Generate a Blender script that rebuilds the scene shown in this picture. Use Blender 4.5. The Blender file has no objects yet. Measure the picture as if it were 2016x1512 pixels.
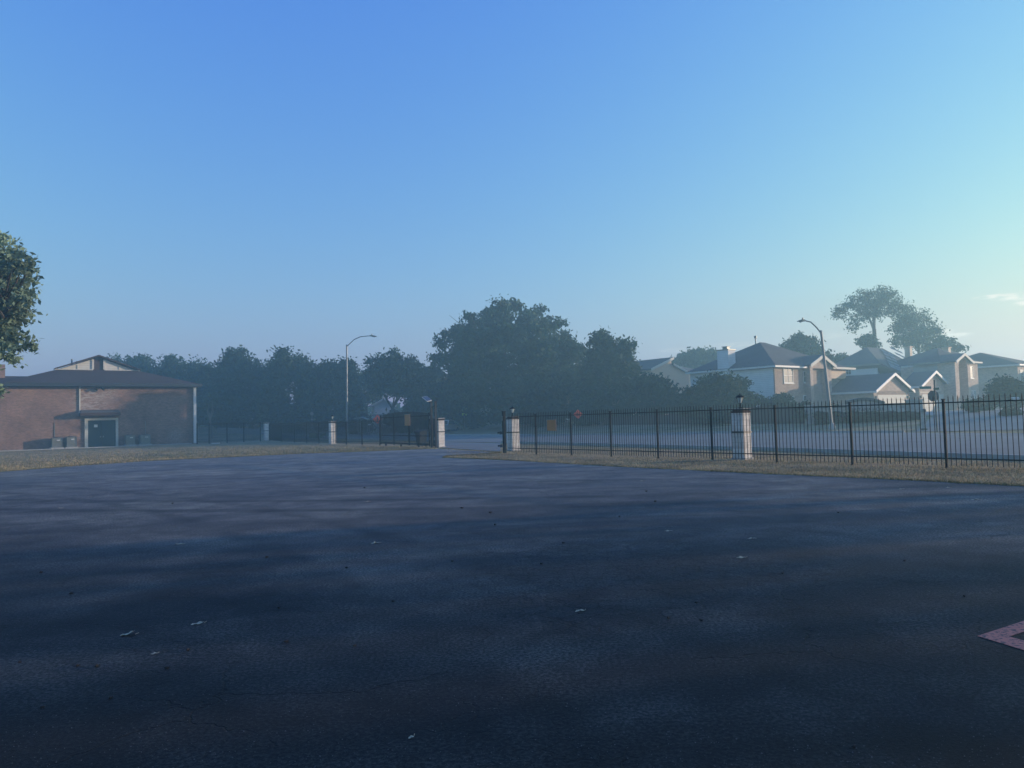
import bpy, bmesh, math, random
import numpy as np
from mathutils import Vector, Matrix
R = math.radians
rng = np.random.default_rng(7)
random.seed(7)
SC = bpy.context.scene
COL = SC.collection

# ------------------------------------------------------------------ camera
FPX, CAMH = 1467.0, 1.65
_p = math.atan(70 / FPX); _r = math.atan(0.028)
FW = np.array([0, math.cos(_p), math.sin(_p)])
R0 = np.array([1., 0, 0]); U0 = np.array([0, -math.sin(_p), math.cos(_p)])
RT = math.cos(_r) * R0 - math.sin(_r) * U0
UP = math.sin(_r) * R0 + math.cos(_r) * U0
cd = bpy.data.cameras.new('camera'); cam = bpy.data.objects.new('camera', cd); COL.objects.link(cam)
M4 = Matrix(((RT[0], UP[0], -FW[0], 0), (RT[1], UP[1], -FW[1], 0), (RT[2], UP[2], -FW[2], CAMH), (0, 0, 0, 1)))
cam.matrix_world = M4
cd.sensor_width = 36; cd.lens = FPX / 2016 * 36; cd.clip_end = 3000; cd.clip_start = .05
SC.camera = cam

# ------------------------------------------------------------------ sky, sun, exposure
SUN_EL, SUN_AZ = 7.5, 77.0          # azimuth clockwise from +Y (towards +X)
W = bpy.data.worlds.new('World'); SC.world = W; W.use_nodes = True
wn, wl = W.node_tree.nodes, W.node_tree.links
wn.clear()
wout = wn.new('ShaderNodeOutputWorld'); wbg = wn.new('ShaderNodeBackground')
sky = wn.new('ShaderNodeTexSky'); sky.sky_type = 'NISHITA'; sky.sun_disc = False
sky.sun_elevation = R(SUN_EL); sky.sun_rotation = R(SUN_AZ)
sky.air_density = 2.2; sky.dust_density = 0.6; sky.ozone_density = 3.0
wbg.inputs['Strength'].default_value = 0.15
wl.new(wbg.outputs[0], wout.inputs[0])
# small wisps of cloud low in the west
geo = wn.new('ShaderNodeTexCoord')
def wmath(op, a, b=None, c=None):
    n = wn.new('ShaderNodeMath'); n.operation = op
    for i, s in enumerate((a, b, c)):
        if s is None: continue
        if isinstance(s, (int, float)): n.inputs[i].default_value = s
        else: wl.new(s, n.inputs[i])
    return n.outputs[0]
sep = wn.new('ShaderNodeSeparateXYZ'); wl.new(geo.outputs['Generated'], sep.inputs[0])
az = wmath('ARCTAN2', sep.outputs[0], sep.outputs[1])
el = wmath('ARCSINE', sep.outputs[2])
def cloud(azc, elc, wa, we):
    a = wmath('DIVIDE', wmath('SUBTRACT', az, azc), wa); e = wmath('DIVIDE', wmath('SUBTRACT', el, elc), we)
    d = wmath('ADD', wmath('MULTIPLY', a, a), wmath('MULTIPLY', e, e))
    return wmath('MAXIMUM', wmath('SUBTRACT', 1.0, d), 0.0)
cl = None
for c in ((.602, .121, .030, .0055), (.615, .1125, .022, .0035), (.528, .0875, .013, .004), (.54, .083, .02, .003), (.585, .123, .03, .003),
          (.30, .088, .05, .004), (.40, .092, .03, .004), (.22, .085, .03, .003)):
    k = cloud(*c)
    if c[0] < .45: k = wmath('MULTIPLY', k, .25)
    cl = k if cl is None else wmath('MAXIMUM', cl, k)
nz = wn.new('ShaderNodeTexNoise'); nz.inputs['Scale'].default_value = 90; nz.inputs['Detail'].default_value = 6
mp = wn.new('ShaderNodeMapping'); mp.inputs['Scale'].default_value = (1, 1, 3.5)
wl.new(geo.outputs['Generated'], mp.inputs[0]); wl.new(mp.outputs[0], nz.inputs['Vector'])
cm = wmath('MULTIPLY', cl, wmath('MULTIPLY', wmath('MAXIMUM', wmath('SUBTRACT', nz.outputs[0], .33), 0), 4.0)); cm = wmath('MINIMUM', cm, .8)
# the camera's tone response on the sky: one power curve per channel
EXPO = 2 ** 1.05
ssp = wn.new('ShaderNodeSeparateColor'); wl.new(sky.outputs[0], ssp.inputs[0]); scb = wn.new('ShaderNodeCombineColor')
for i, (gm, kk) in enumerate(((1.33, 1.70), (1.18, 2.2), (.27, 1.20))):
    o_ = wmath('MULTIPLY', wmath('POWER', wmath('MAXIMUM', wmath('MULTIPLY', ssp.outputs[i], .15), 1e-4), gm), kk / EXPO / .15)
    low = wmath('POWER', 2.718, wmath('MULTIPLY', wmath('MAXIMUM', el, 0.0), -7.0))
    side = wmath('MINIMUM', wmath('MAXIMUM', wmath('DIVIDE', wmath('SUBTRACT', az, .1), .6), 0.0), 1.0)
    amt_ = wmath('ADD', (-.04, .17, .12)[i], wmath('MULTIPLY', side, (.16, -.12, -.30)[i]))
    wl.new(wmath('MULTIPLY', o_, wmath('ADD', 1.0, wmath('MULTIPLY', low, amt_))), scb.inputs[i])
mx = wn.new('ShaderNodeMix'); mx.data_type = 'RGBA'
mx.inputs[7].default_value = (3.8, 3.4, 2.9, 1)
wl.new(cm, mx.inputs[0]); wl.new(scb.outputs[0], mx.inputs[6]); wl.new(mx.outputs[2], wbg.inputs[0])

sl = bpy.data.lights.new('sun', 'SUN'); sl.energy = 3.2; sl.angle = R(.5); sl.color = (1, .80, .62)
sun = bpy.data.objects.new('sun', sl); COL.objects.link(sun)
sd = Vector((math.sin(R(SUN_AZ)) * math.cos(R(SUN_EL)), math.cos(R(SUN_AZ)) * math.cos(R(SUN_EL)), math.sin(R(SUN_EL))))
sun.rotation_euler = sd.to_track_quat('Z', 'Y').to_euler(); sun.location = (60, 20, 60)
SC.view_settings.view_transform = 'Standard'; SC.view_settings.look = 'None'
SC.view_settings.gamma = 1; SC.view_settings.exposure = 1.05
SC.cycles.max_bounces = 5; SC.cycles.volume_bounces = 1; SC.cycles.transparent_max_bounces = 6

# ------------------------------------------------------------------ placement helpers
def sm(t): t = min(1., max(0., t)); return t * t * (3 - 2 * t)
def H(x, y):
    """height of the ground: flat lot and street, rising behind the far kerb"""
    q = .785 * x + .62 * y
    z = 1.25 * sm((q - 52.5) / 22)
    z += 2.0 * sm((y - 98) / 30) * sm((-22 - x) / 14)
    z -= .45 * sm((y - 70) / 30) * sm((-x) / 20) * sm((q - 52.5) / 10)
    return z
def ray(px, py): return FW * FPX + (px - 1008) * RT - (py - 756) * UP
def G(px, py, z=0.):
    d = ray(px, py); t = (z - CAMH) / d[2]; return Vector((d[0] * t, d[1] * t, z))
def D(px, py, Y):
    d = ray(px, py); t = Y / d[1]; return Vector((d[0] * t, Y, CAMH + d[2] * t))
def proj(x, y, z):
    v = np.array([x, y, z - CAMH]); w = v @ FW
    return 1008 + FPX * (v @ RT) / w, 756 - FPX * (v @ UP) / w
def at(px, Y, dz=0.):
    """ground point at depth Y that shows at column px"""
    x = (px - 1008) / FPX * Y
    for _ in range(8):
        z = H(x, Y) + dz; x += (px - proj(x, Y, z)[0]) / FPX * Y
    return Vector((x, Y, H(x, Y)))
def zat(x, Y, py):
    """height that shows at row py above plan point (x, Y)"""
    z = 3.
    for _ in range(8): z += (proj(x, Y, z)[1] - py) / FPX * Y
    return z
def on_line(px, p0, d):
    """parameter t where plan point p0 + t d shows at column px (eye level)"""
    lo, hi = -60., 60.; best = 0; k = (px - 1008) / FPX
    # X/Y ~ k (neglecting roll)
    return (k * p0[1] - p0[0]) / (d[0] - k * d[1])

# ------------------------------------------------------------------ materials
MT = {}
class NT:
    def __init__(s, name):
        s.m = bpy.data.materials.new(name); s.m.use_nodes = True; s.t = s.m.node_tree; s.n = s.t.nodes; s.l = s.t.links
        s.b = s.n['Principled BSDF']; MT[name] = s.m
        s.geo = s.n.new('ShaderNodeNewGeometry'); s.pos = s.geo.outputs['Position']
    def mapv(s, scale, rot=0, vec=None):
        m = s.n.new('ShaderNodeMapping'); m.inputs['Scale'].default_value = scale if isinstance(scale, tuple) else (scale,) * 3
        m.inputs['Rotation'].default_value = (0, 0, rot); s.l.new(vec or s.pos, m.inputs[0]); return m.outputs[0]
    def noise(s, scale, detail=5, vec=None, rough=.55, dist=0):
        n = s.n.new('ShaderNodeTexNoise'); n.inputs['Scale'].default_value = scale; n.inputs['Detail'].default_value = detail
        n.inputs['Roughness'].default_value = rough; n.inputs['Distortion'].default_value = dist
        s.l.new(vec or s.pos, n.inputs['Vector']); return n.outputs[0]
    def ramp(s, fac, stops):
        r = s.n.new('ShaderNodeValToRGB'); e = r.color_ramp.elements
        while len(e) < len(stops): e.new(.5)
        for i, (p, c) in enumerate(stops):
            e[i].position = p; e[i].color = (c, c, c, 1) if isinstance(c, (int, float)) else tuple(c) + (1,)
        s.l.new(fac, r.inputs[0]); return r.outputs[0]
    def mix(s, fac, a, b, mode='MIX'):
        m = s.n.new('ShaderNodeMix'); m.data_type = 'RGBA'; m.blend_type = mode
        for i, v in ((0, fac), (6, a), (7, b)):
            if isinstance(v, (int, float)): m.inputs[i].default_value = v if i == 0 else (v, v, v, 1)
            elif isinstance(v, tuple): m.inputs[i].default_value = v + (1,)
            else: s.l.new(v, m.inputs[i])
        return m.outputs[2]
    def math(s, op, a, b=None, c=None):
        n = s.n.new('ShaderNodeMath'); n.operation = op
        for i, v in enumerate((a, b, c)):
            if v is None: continue
            if isinstance(v, (int, float)): n.inputs[i].default_value = v
            else: s.l.new(v, n.inputs[i])
        return n.outputs[0]
    def color(s, c):
        if isinstance(c, tuple): s.b.inputs['Base Color'].default_value = c + (1,)
        else: s.l.new(c, s.b.inputs['Base Color'])
    def bump(s, h, strength=.4, dist=.02):
        b = s.n.new('ShaderNodeBump'); b.inputs['Strength'].default_value = strength; b.inputs['Distance'].default_value = dist
        s.l.new(h, b.inputs['Height']); s.l.new(b.outputs[0], s.b.inputs['Normal'])
    def rough(s, r):
        if isinstance(r, (int, float)): s.b.inputs['Roughness'].default_value = r
        else: s.l.new(r, s.b.inputs['Roughness'])
    def spec(s, v): s.b.inputs['Specular IOR Level'].default_value = v

def plain(name, c, rough=.6, metal=0., var=.25, scale=6., spec=.5, bump=0):
    k = NT(name); n = k.noise(scale, 6)
    lo = tuple(v * (1 - var) for v in c); hi = tuple(min(1, v * (1 + var)) for v in c)
    k.color(k.ramp(n, [(.3, lo), (.7, hi)])); k.rough(rough); k.b.inputs['Metallic'].default_value = metal; k.spec(spec)
    if bump: k.bump(n, bump)
    return k.m

# asphalt lot
k = NT('asphalt')
big = k.noise(.22, 5, rough=.6, dist=.6); med = k.noise(1.3, 6, rough=.62); fine = k.noise(38, 3, rough=.7); grit = k.noise(95, 3, rough=.85)
streakv = k.mapv((.10, .85, 1), R(24)); streak = k.noise(1.0, 5, vec=streakv, rough=.6, dist=.5)
base = k.ramp(big, [(.36, (.031, .031, .033)), (.50, (.042, .0395, .038)), (.62, (.055, .052, .046))])
base = k.mix(k.ramp(streak, [(.38, .45), (.50, 0.)]), base, (.010, .011, .014))
base = k.mix(k.ramp(med, [(.38, .5), (.58, 0.)]), base, (.010, .011, .014))
base = k.mix(.9, base, k.ramp(fine, [(.38, (.22, .23, .25)), (.5, (1, 1, 1)), (.62, (2.5, 2.4, 2.25))]), 'MULTIPLY')
base = k.mix(k.ramp(grit, [(.58, 0.), (.66, .6)]), base, (.15, .145, .13))
# fine cracks inside worn patches
vo = k.n.new('ShaderNodeTexVoronoi'); vo.feature = 'DISTANCE_TO_EDGE'; vo.inputs['Scale'].default_value = 5.5
dv = k.n.new('ShaderNodeVectorMath'); dv.operation = 'ADD'
nn = k.n.new('ShaderNodeTexNoise'); nn.inputs['Scale'].default_value = 4; nn.inputs['Detail'].default_value = 4; k.l.new(k.pos, nn.inputs['Vector'])
sc_ = k.n.new('ShaderNodeVectorMath'); sc_.operation = 'SCALE'; sc_.inputs['Scale'].default_value = .35
k.l.new(nn.outputs[1], sc_.inputs[0]); k.l.new(k.pos, dv.inputs[0]); k.l.new(sc_.outputs[0], dv.inputs[1]); k.l.new(dv.outputs[0], vo.inputs['Vector'])
crack = k.ramp(vo.outputs['Distance'], [(.0, 1.), (.05, 0.)])
patch = k.ramp(k.noise(.42, 4, rough=.65), [(.50, 0.), (.60, 1.)])
def spot(px, py, rad, amt=1., wob=.5):
    c = G(px, py); vm = k.n.new('ShaderNodeVectorMath'); vm.operation = 'DISTANCE'; k.l.new(k.pos, vm.inputs[0]); vm.inputs[1].default_value = c
    d_ = k.math('ADD', k.math('DIVIDE', vm.outputs['Value'], rad), k.math('MULTIPLY', k.math('SUBTRACT', mottle0, .5), wob * 4))
    return k.ramp(d_, [(.45, amt), (1.0, 0.)])
mottle0 = k.noise(2.1, 6, rough=.7, dist=.8)
worn = None
for sp_ in ((1230, 1120, 2.6, 1.), (1120, 1195, .9, 1.), (1420, 1130, 1.6, .9), (1500, 1060, 2.2, .6), (620, 1190, .7, .6)):
    f_ = spot(*sp_); worn = f_ if worn is None else k.math('MAXIMUM', worn, f_)
patch = k.math('MAXIMUM', k.math('MULTIPLY', patch, .6), worn)
cf = k.math('MULTIPLY', crack, patch)
vo2 = k.n.new('ShaderNodeTexVoronoi'); vo2.feature = 'DISTANCE_TO_EDGE'; vo2.inputs['Scale'].default_value = .33
k.l.new(dv.outputs[0], vo2.inputs['Vector'])
crack2 = k.math('MULTIPLY', k.ramp(vo2.outputs['Distance'], [(.0, 1.), (.0035, 0.)]), k.ramp(k.noise(.8, 3), [(.48, 0.), (.55, 1.)]))
cf = k.math('MAXIMUM', cf, crack2)
base = k.mix(k.math('MULTIPLY', cf, .8), base, (.010, .011, .014))
for px, py, rad, amt in ((1130, 1205, .75, .75), (840, 1400, .55, .7), (330, 1195, 1.1, .6), (1010, 1240, .5, .4), (1890, 1440, .7, .7), (560, 1185, .8, .55), (1300, 1340, .8, .5), (1240, 1120, 1.8, .45), (170, 1240, .8, .5), (1650, 1290, .8, .4),
                         (900, 1360, .5, .4), (1480, 1420, .6, .45), (1600, 1180, 1.3, .35), (420, 1330, .7, .4), (60, 1060, 2.5, .4), (1150, 1020, 3., .3)):
    base = k.mix(spot(px, py, rad, amt * .8, .6), base, (.008, .009, .013))
for px, py, rad, amt in ((800, 1130, 1.3, .2), (240, 1150, 1.4, .15), (1700, 1040, 4., .15), (650, 1010, 5., .15)):
    base = k.mix(spot(px, py, rad, amt, .5), base, (.062, .054, .050))
# tyre tracks sweeping round towards the gate
for cx, cy, r0, wdt, amp in ((4., 62., 48.2, .16, .55), (4., 62., 46.5, .16, .5), (-38, -14, 44.0, .13, .35), (-38, -14, 42.4, .13, .35), (14., 40., 37., .12, .35)):
    vm = k.n.new('ShaderNodeVectorMath'); vm.operation = 'DISTANCE'; k.l.new(k.pos, vm.inputs[0]); vm.inputs[1].default_value = (cx, cy, 0)
    dd = k.math('ABSOLUTE', k.math('SUBTRACT', k.math('ADD', vm.outputs['Value'], k.math('MULTIPLY', med, .25)), r0))
    f = k.math('MULTIPLY', k.ramp(dd, [(wdt * .5, 1.), (wdt * 2.2, 0.)]), amp)
    f = k.math('MULTIPLY', f, k.ramp(streak, [(.3, .2), (.6, 1.)]))
    base = k.mix(f, base, (.003, .004, .006))
mott = k.noise(.9, 8, vec=k.mapv((1, 1, 1), .4), rough=.72, dist=1.2)
base = k.mix(.85, base, k.ramp(mott, [(.37, .78), (.5, 1.0), (.62, 1.18)]), 'MULTIPLY')
sy = k.n.new('ShaderNodeSeparateXYZ'); k.l.new(k.pos, sy.inputs[0])   # light falloff painted into the asphalt colour: dim foreground, brighter up the lot
light_falloff = k.ramp(k.math('DIVIDE', k.math('ADD', sy.outputs[1], k.math('MULTIPLY', k.math('SUBTRACT', big, .5), 22.)), 40.), [(.05, .26), (.16, 1.05), (.26, 1.9), (.40, 2.7), (.75, 4.0)])
base = k.mix(1.0, base, light_falloff, 'MULTIPLY')
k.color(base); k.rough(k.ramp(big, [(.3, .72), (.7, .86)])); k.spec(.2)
hh = k.math('ADD', k.math('MULTIPLY', fine, .5), k.math('MULTIPLY', grit, .5))
k.bump(k.math('SUBTRACT', hh, k.math('MULTIPLY', cf, .8)), 1.0, .014)

k = NT('grass_ground')
a = k.noise(.35, 5); b = k.noise(3.5, 6, rough=.7); c = k.noise(25, 4, rough=.7)
sv = k.mapv((.10, .6, 1), R(-36)); st = k.noise(1.3, 4, vec=sv)
col = k.ramp(a, [(.32, (.19, .165, .085)), (.48, (.29, .225, .13)), (.66, (.40, .295, .19))])
col = k.mix(k.ramp(b, [(.42, 0.), (.62, .65)]), col, (.17, .155, .07))
col = k.mix(k.ramp(st, [(.46, 0.), (.62, .7)]), col, (.34, .27, .19))
col = k.mix(.8, col, k.ramp(c, [(.3, .5), (.7, 1.5)]), 'MULTIPLY')
k.color(col); k.rough(.95); k.spec(.1); k.bump(c, 1., .08)

k = NT('road_concrete')
a = k.noise(.25, 4); c = k.noise(14, 4)
col = k.ramp(a, [(.3, (.13, .13, .13)), (.7, (.18, .177, .172))]); col = k.mix(.5, col, k.ramp(c, [(.3, .75), (.7, 1.2)]), 'MULTIPLY')
k.color(col); k.rough(.8); k.spec(.4)
plain('concrete', (.33, .32, .30), .85, var=.2, scale=4)
plain('kerb_paint', (.30, .30, .29), .8, var=.2, scale=3)
plain('driveway', (.30, .27, .25), .85, var=.15, scale=1.5)
plain('iron', (.005, .007, .011), .75, var=.3, spec=.12)
plain('galvanised', (.16, .17, .18), .45, .6, var=.15)
plain('pole_paint', (.20, .20, .20), .5, .3, var=.1)
plain('white_paint', (.62, .61, .58), .6, var=.08)
plain('cream_paint', (.50, .48, .42), .7, var=.1)
plain('dark_metal', (.03, .035, .045), .5, .3)
plain('door_paint', (.012, .035, .045), .5, var=.2)
plain('grey_metal', (.20, .21, .20), .5, .4, var=.15)
plain('bin_plastic', (.02, .035, .06), .45, var=.15)
plain('solar_cell', (.05, .08, .13), .45, .0, var=.2, spec=.5)
plain('orange_sign', (.95, .10, .03), .5, var=.06)
plain('brown_board', (.40, .17, .05), .7, var=.12, scale=8)
plain('lime_sign', (.42, .62, .05), .5, var=.08)
plain('green_sign', (.01, .15, .12), .4, var=.08)
plain('sign_back', (.05, .055, .06), .5, .2, var=.15)
plain('black_paint', (.01, .01, .01), .6)
plain('bark', (.06, .050, .040), .95, var=.4, scale=12, bump=.6)
plain('pale_bark', (.15, .13, .11), .95, var=.3, scale=10, bump=.5)
plain('siding_blue', (.42, .42, .40), .7, var=.06)
plain('siding_tan', (.52, .38, .27), .75, var=.08)
plain('siding_grey', (.20, .21, .22), .7, var=.08)
plain('utility_green', (.05, .11, .07), .5, var=.1)
plain('car_white', (.65, .66, .68), .25, var=.03, spec=.6)
plain('car_silver', (.32, .33, .35), .25, .4, var=.04)
plain('car_dark', (.03, .035, .045), .25, var=.05)
plain('rubber', (.015, .015, .016), .8)
plain('leaf_dry', (.40, .34, .23), .7, var=.3, scale=60)
plain('pod_dark', (.018, .014, .012), .8)
plain('tan_roof', (.10, .10, .10), .9, var=.2)
plain('red_light', (.35, .02, .01), .3)
k = NT('window_glass'); k.color((.035, .045, .055)); k.rough(.45); k.spec(.2)
k = NT('lantern_glass'); k.color((.55, .60, .55)); k.rough(.25); k.spec(.5)
k = NT('pink_paint'); n = k.noise(26, 4, rough=.7); n2 = k.noise(3, 3)
k.color(k.mix(k.ramp(n, [(.50, 1.), (.62, .0)]), (.050, .045, .052), (.55, .17, .12))); k.rough(.8); k.bump(n, .4, .01)

def brick(name, c1, c2, mortar, bw=.21, bh=.075, stain=False, var=.3):
    k = NT(name)
    d1 = k.n.new('ShaderNodeVectorMath'); d1.operation = 'DOT_PRODUCT'; d1.inputs[1].default_value = (1.405, -.165, 0)
    k.l.new(k.pos, d1.inputs[0]); sp = k.n.new('ShaderNodeSeparateXYZ'); k.l.new(k.pos, sp.inputs[0])
    cb = k.n.new('ShaderNodeCombineXYZ'); k.l.new(d1.outputs['Value'], cb.inputs[0]); k.l.new(sp.outputs[2], cb.inputs[1])
    bt = k.n.new('ShaderNodeTexBrick'); bt.inputs['Scale'].default_value = 1; bt.inputs['Brick Width'].default_value = bw
    bt.inputs['Row Height'].default_value = bh; bt.inputs['Mortar Size'].default_value = .006; bt.inputs['Bias'].default_value = -.1
    bt.inputs['Color1'].default_value = c1 + (1,); bt.inputs['Color2'].default_value = c2 + (1,); bt.inputs['Mortar'].default_value = mortar + (1,)
    k.l.new(cb.outputs[0], bt.inputs['Vector']); col = bt.outputs[0]
    n = k.noise(.5, 5); col = k.mix(.8, col, k.ramp(n, [(.3, 1 - var), (.7, 1 + var)]), 'MULTIPLY')
    n3 = k.noise(2.2, 5, vec=k.mapv((1, 1, 2.5)), rough=.7); col = k.mix(.8, col, k.ramp(n3, [(.3, .75), (.7, 1.25)]), 'MULTIPLY')
    if stain is not False:
        for (pc, rad, amt, sc2) in stain:
            vm = k.n.new('ShaderNodeVectorMath'); vm.operation = 'DISTANCE'; k.l.new(k.pos, vm.inputs[0]); vm.inputs[1].default_value = pc
            f = k.ramp(vm.outputs['Value'], [(0, 1.), (.999, 0.)]) if rad == 1 else k.ramp(k.math('DIVIDE', vm.outputs['Value'], rad), [(.3, 1.), (1., 0.)])
            n4 = k.noise(sc2, 5, vec=k.mapv((1, 1, 4)), rough=.7)
            f = k.math('MULTIPLY', f, k.ramp(n4, [(.47, 0.), (.56, amt)])); col = k.mix(f, col, (.42, .38, .36))
    k.color(col); k.rough(.9); k.spec(.2)
    return k.m
def shingle(name, c, rot=0):
    k = NT(name); v = k.mapv((1, 1, 1))
    sp = k.n.new('ShaderNodeSeparateXYZ'); k.l.new(k.pos, sp.inputs[0])
    rows = k.math('FRACT', k.math('MULTIPLY', sp.outputs[2], 9.))
    n = k.noise(5, 4, vec=k.mapv((1, 1, 6)), rough=.7); b = k.noise(.4, 4)
    col = k.ramp(n, [(.3, tuple(x * .7 for x in c)), (.7, tuple(x * 1.35 for x in c))])
    col = k.mix(.6, col, k.ramp(b, [(.3, .8), (.7, 1.2)]), 'MULTIPLY')
    col = k.mix(.35, col, k.ramp(rows, [(0, .55), (.2, 1.), (1, 1.05)]), 'MULTIPLY')
    k.color(col); k.rough(.95); k.spec(.15); return k.m
def lap(name, c, rows=5.):
    k = NT(name); sp = k.n.new('ShaderNodeSeparateXYZ'); k.l.new(k.pos, sp.inputs[0])
    f = k.math('FRACT', k.math('MULTIPLY', sp.outputs[2], rows)); col = k.ramp(f, [(0, tuple(x * .45 for x in c)), (.12, tuple(x * .95 for x in c)), (1, c)])
    n = k.noise(1.5, 4); col = k.mix(.5, col, k.ramp(n, [(.3, .85), (.7, 1.12)]), 'MULTIPLY'); k.color(col); k.rough(.75); return k.m
def foliage(name, c, bright=1.7):
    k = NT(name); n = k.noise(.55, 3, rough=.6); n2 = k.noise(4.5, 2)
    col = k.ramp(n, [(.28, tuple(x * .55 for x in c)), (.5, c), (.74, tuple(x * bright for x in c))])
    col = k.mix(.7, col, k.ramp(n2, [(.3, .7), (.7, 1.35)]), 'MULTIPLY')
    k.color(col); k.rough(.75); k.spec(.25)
    tr = k.n.new('ShaderNodeBsdfTranslucent'); k.l.new(col, tr.inputs[0]); ms = k.n.new('ShaderNodeMixShader'); ms.inputs[0].default_value = .28
    k.l.new(k.b.outputs[0], ms.inputs[1]); k.l.new(tr.outputs[0], ms.inputs[2]); k.l.new(ms.outputs[0], k.n['Material Output'].inputs[0])
    return k.m
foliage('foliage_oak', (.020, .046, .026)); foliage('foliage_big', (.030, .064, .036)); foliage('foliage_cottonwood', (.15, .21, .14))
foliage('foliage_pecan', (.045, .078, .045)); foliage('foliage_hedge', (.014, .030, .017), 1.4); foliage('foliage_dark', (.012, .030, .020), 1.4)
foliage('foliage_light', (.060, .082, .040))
shingle('roof_brown', (.062, .042, .040)); shingle('roof_grey', (.095, .095, .098)); shingle('roof_dark', (.070, .070, .075))
lap('gable_siding', (.56, .53, .47), 4.); lap('lap_blue', (.66, .66, .65), 5.); lap('lap_grey', (.36, .37, .37), 5.)
k = NT('wood_fence'); sv = k.mapv((9, 9, .25)); n = k.noise(1, 4, vec=sv); b = k.noise(.6, 3)
k.color(k.mix(.6, k.ramp(n, [(.3, (.030, .020, .018)), (.7, (.075, .048, .040))]), k.ramp(b, [(.3, .7), (.7, 1.2)]), 'MULTIPLY')); k.rough(.9)

# ------------------------------------------------------------------ mesh helpers
class MB:
    def __init__(s): s.v = []; s.f = []
    def add(s, vs, fs):
        o = len(s.v); s.v += [tuple(v) for v in vs]; s.f += [tuple(i + o for i in f) for f in fs]; return s
    def hexa(s, p):   # 8 points: bottom 4 ccw, top 4 ccw
        return s.add(p, [(3, 2, 1, 0), (4, 5, 6, 7), (0, 1, 5, 4), (1, 2, 6, 5), (2, 3, 7, 6), (3, 0, 4, 7)])
    def box(s, x0, x1, y0, y1, z0, z1):
        return s.hexa([(x0, y0, z0), (x1, y0, z0), (x1, y1, z0), (x0, y1, z0), (x0, y0, z1), (x1, y0, z1), (x1, y1, z1), (x0, y1, z1)])
    def bar(s, p, q, w, d, ang=0):
        p = Vector(p); q = Vector(q); ax = (q - p).normalized()
        up = Vector((0, 0, 1)) if abs(ax.z) < .95 else Vector((math.cos(ang), math.sin(ang), 0))
        a = ax.cross(up).normalized(); b = a.cross(ax).normalized()
        a *= w / 2; b *= d / 2
        return s.hexa([p - a - b, p + a - b, p + a + b, p - a + b, q - a - b, q + a - b, q + a + b, q - a + b])
    def tube(s, pts, rad, n=8, cap=True):
        pts = [Vector(p) for p in pts]; rad = rad if isinstance(rad, (list, tuple)) else [rad] * len(pts)
        o = len(s.v); prev = None
        for i, p in enumerate(pts):
            ax = (pts[min(i + 1, len(pts) - 1)] - pts[max(i - 1, 0)]).normalized()
            if prev is None: prev = ax.cross(Vector((.3, .9, .1)) if abs(ax.z) > .7 else Vector((0, 0, 1))).normalized()
            a = (prev - ax * prev.dot(ax)).normalized(); prev = a; b = ax.cross(a)
            for k_ in range(n):
                t = 2 * math.pi * k_ / n; s.v.append(tuple(p + (a * math.cos(t) + b * math.sin(t)) * rad[i]))
        for i in range(len(pts) - 1):
            for k_ in range(n):
                s.f.append((o + i * n + k_, o + i * n + (k_ + 1) % n, o + (i + 1) * n + (k_ + 1) % n, o + (i + 1) * n + k_))
        if cap:
            s.f.append(tuple(o + k_ for k_ in reversed(range(n)))); e = o + (len(pts) - 1) * n; s.f.append(tuple(e + k_ for k_ in range(n)))
        return s
    def extrude(s, poly, vec):
        n = len(poly); vec = Vector(vec)
        return s.add([Vector(p) for p in poly] + [Vector(p) + vec for p in poly],
                     [tuple(range(n))[::-1], tuple(range(n, 2 * n))] + [(i, (i + 1) % n, n + (i + 1) % n, n + i) for i in range(n)])
    def build(s, name, mat, parent=None, smooth=False):
        me = bpy.data.meshes.new(name); me.from_pydata(s.v, [], s.f); me.validate(); me.update()
        bm = bmesh.new(); bm.from_mesh(me); bmesh.ops.recalc_face_normals(bm, faces=bm.faces); bm.to_mesh(me); bm.free()
        if smooth: me.shade_smooth()
        me.materials.append(MT[mat]); o = bpy.data.objects.new(name, me); COL.objects.link(o)
        if parent:
            o.parent = parent; m = parent.location
            pl = world_loc(parent)
            for vtx in me.vertices: vtx.co -= pl
        return o
def world_loc(o):
    l = Vector((0, 0, 0))
    while o: l += o.location; o = o.parent
    return l
def tag(o, label, cat, group=None):
    o['label'] = label; o['category'] = cat
    if group: o['group'] = group
    return o
def thing(name, loc, label, cat, group=None):
    o = bpy.data.objects.new(name, None); COL.objects.link(o); o.location = loc; o.empty_display_size = .2; return tag(o, label, cat, group)
def struct(name, mb, mat):
    o = mb.build(name, mat); o['kind'] = 'structure'; return o
def np_mesh(name, V, F, mat, parent=None, smooth=False):
    me = bpy.data.meshes.new(name); n = len(V); k_ = F.shape[1]
    me.vertices.add(n); me.vertices.foreach_set('co', V.astype(np.float32).ravel())
    me.loops.add(F.size); me.loops.foreach_set('vertex_index', F.astype(np.int32).ravel())
    me.polygons.add(len(F)); me.polygons.foreach_set('loop_start', np.arange(0, F.size, k_, dtype=np.int32))
    me.polygons.foreach_set('loop_total', np.full(len(F), k_, dtype=np.int32)); me.update(); me.validate()
    me.materials.append(MT[mat]); o = bpy.data.objects.new(name, me); COL.objects.link(o)
    if parent: o.parent = parent
    return o

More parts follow.
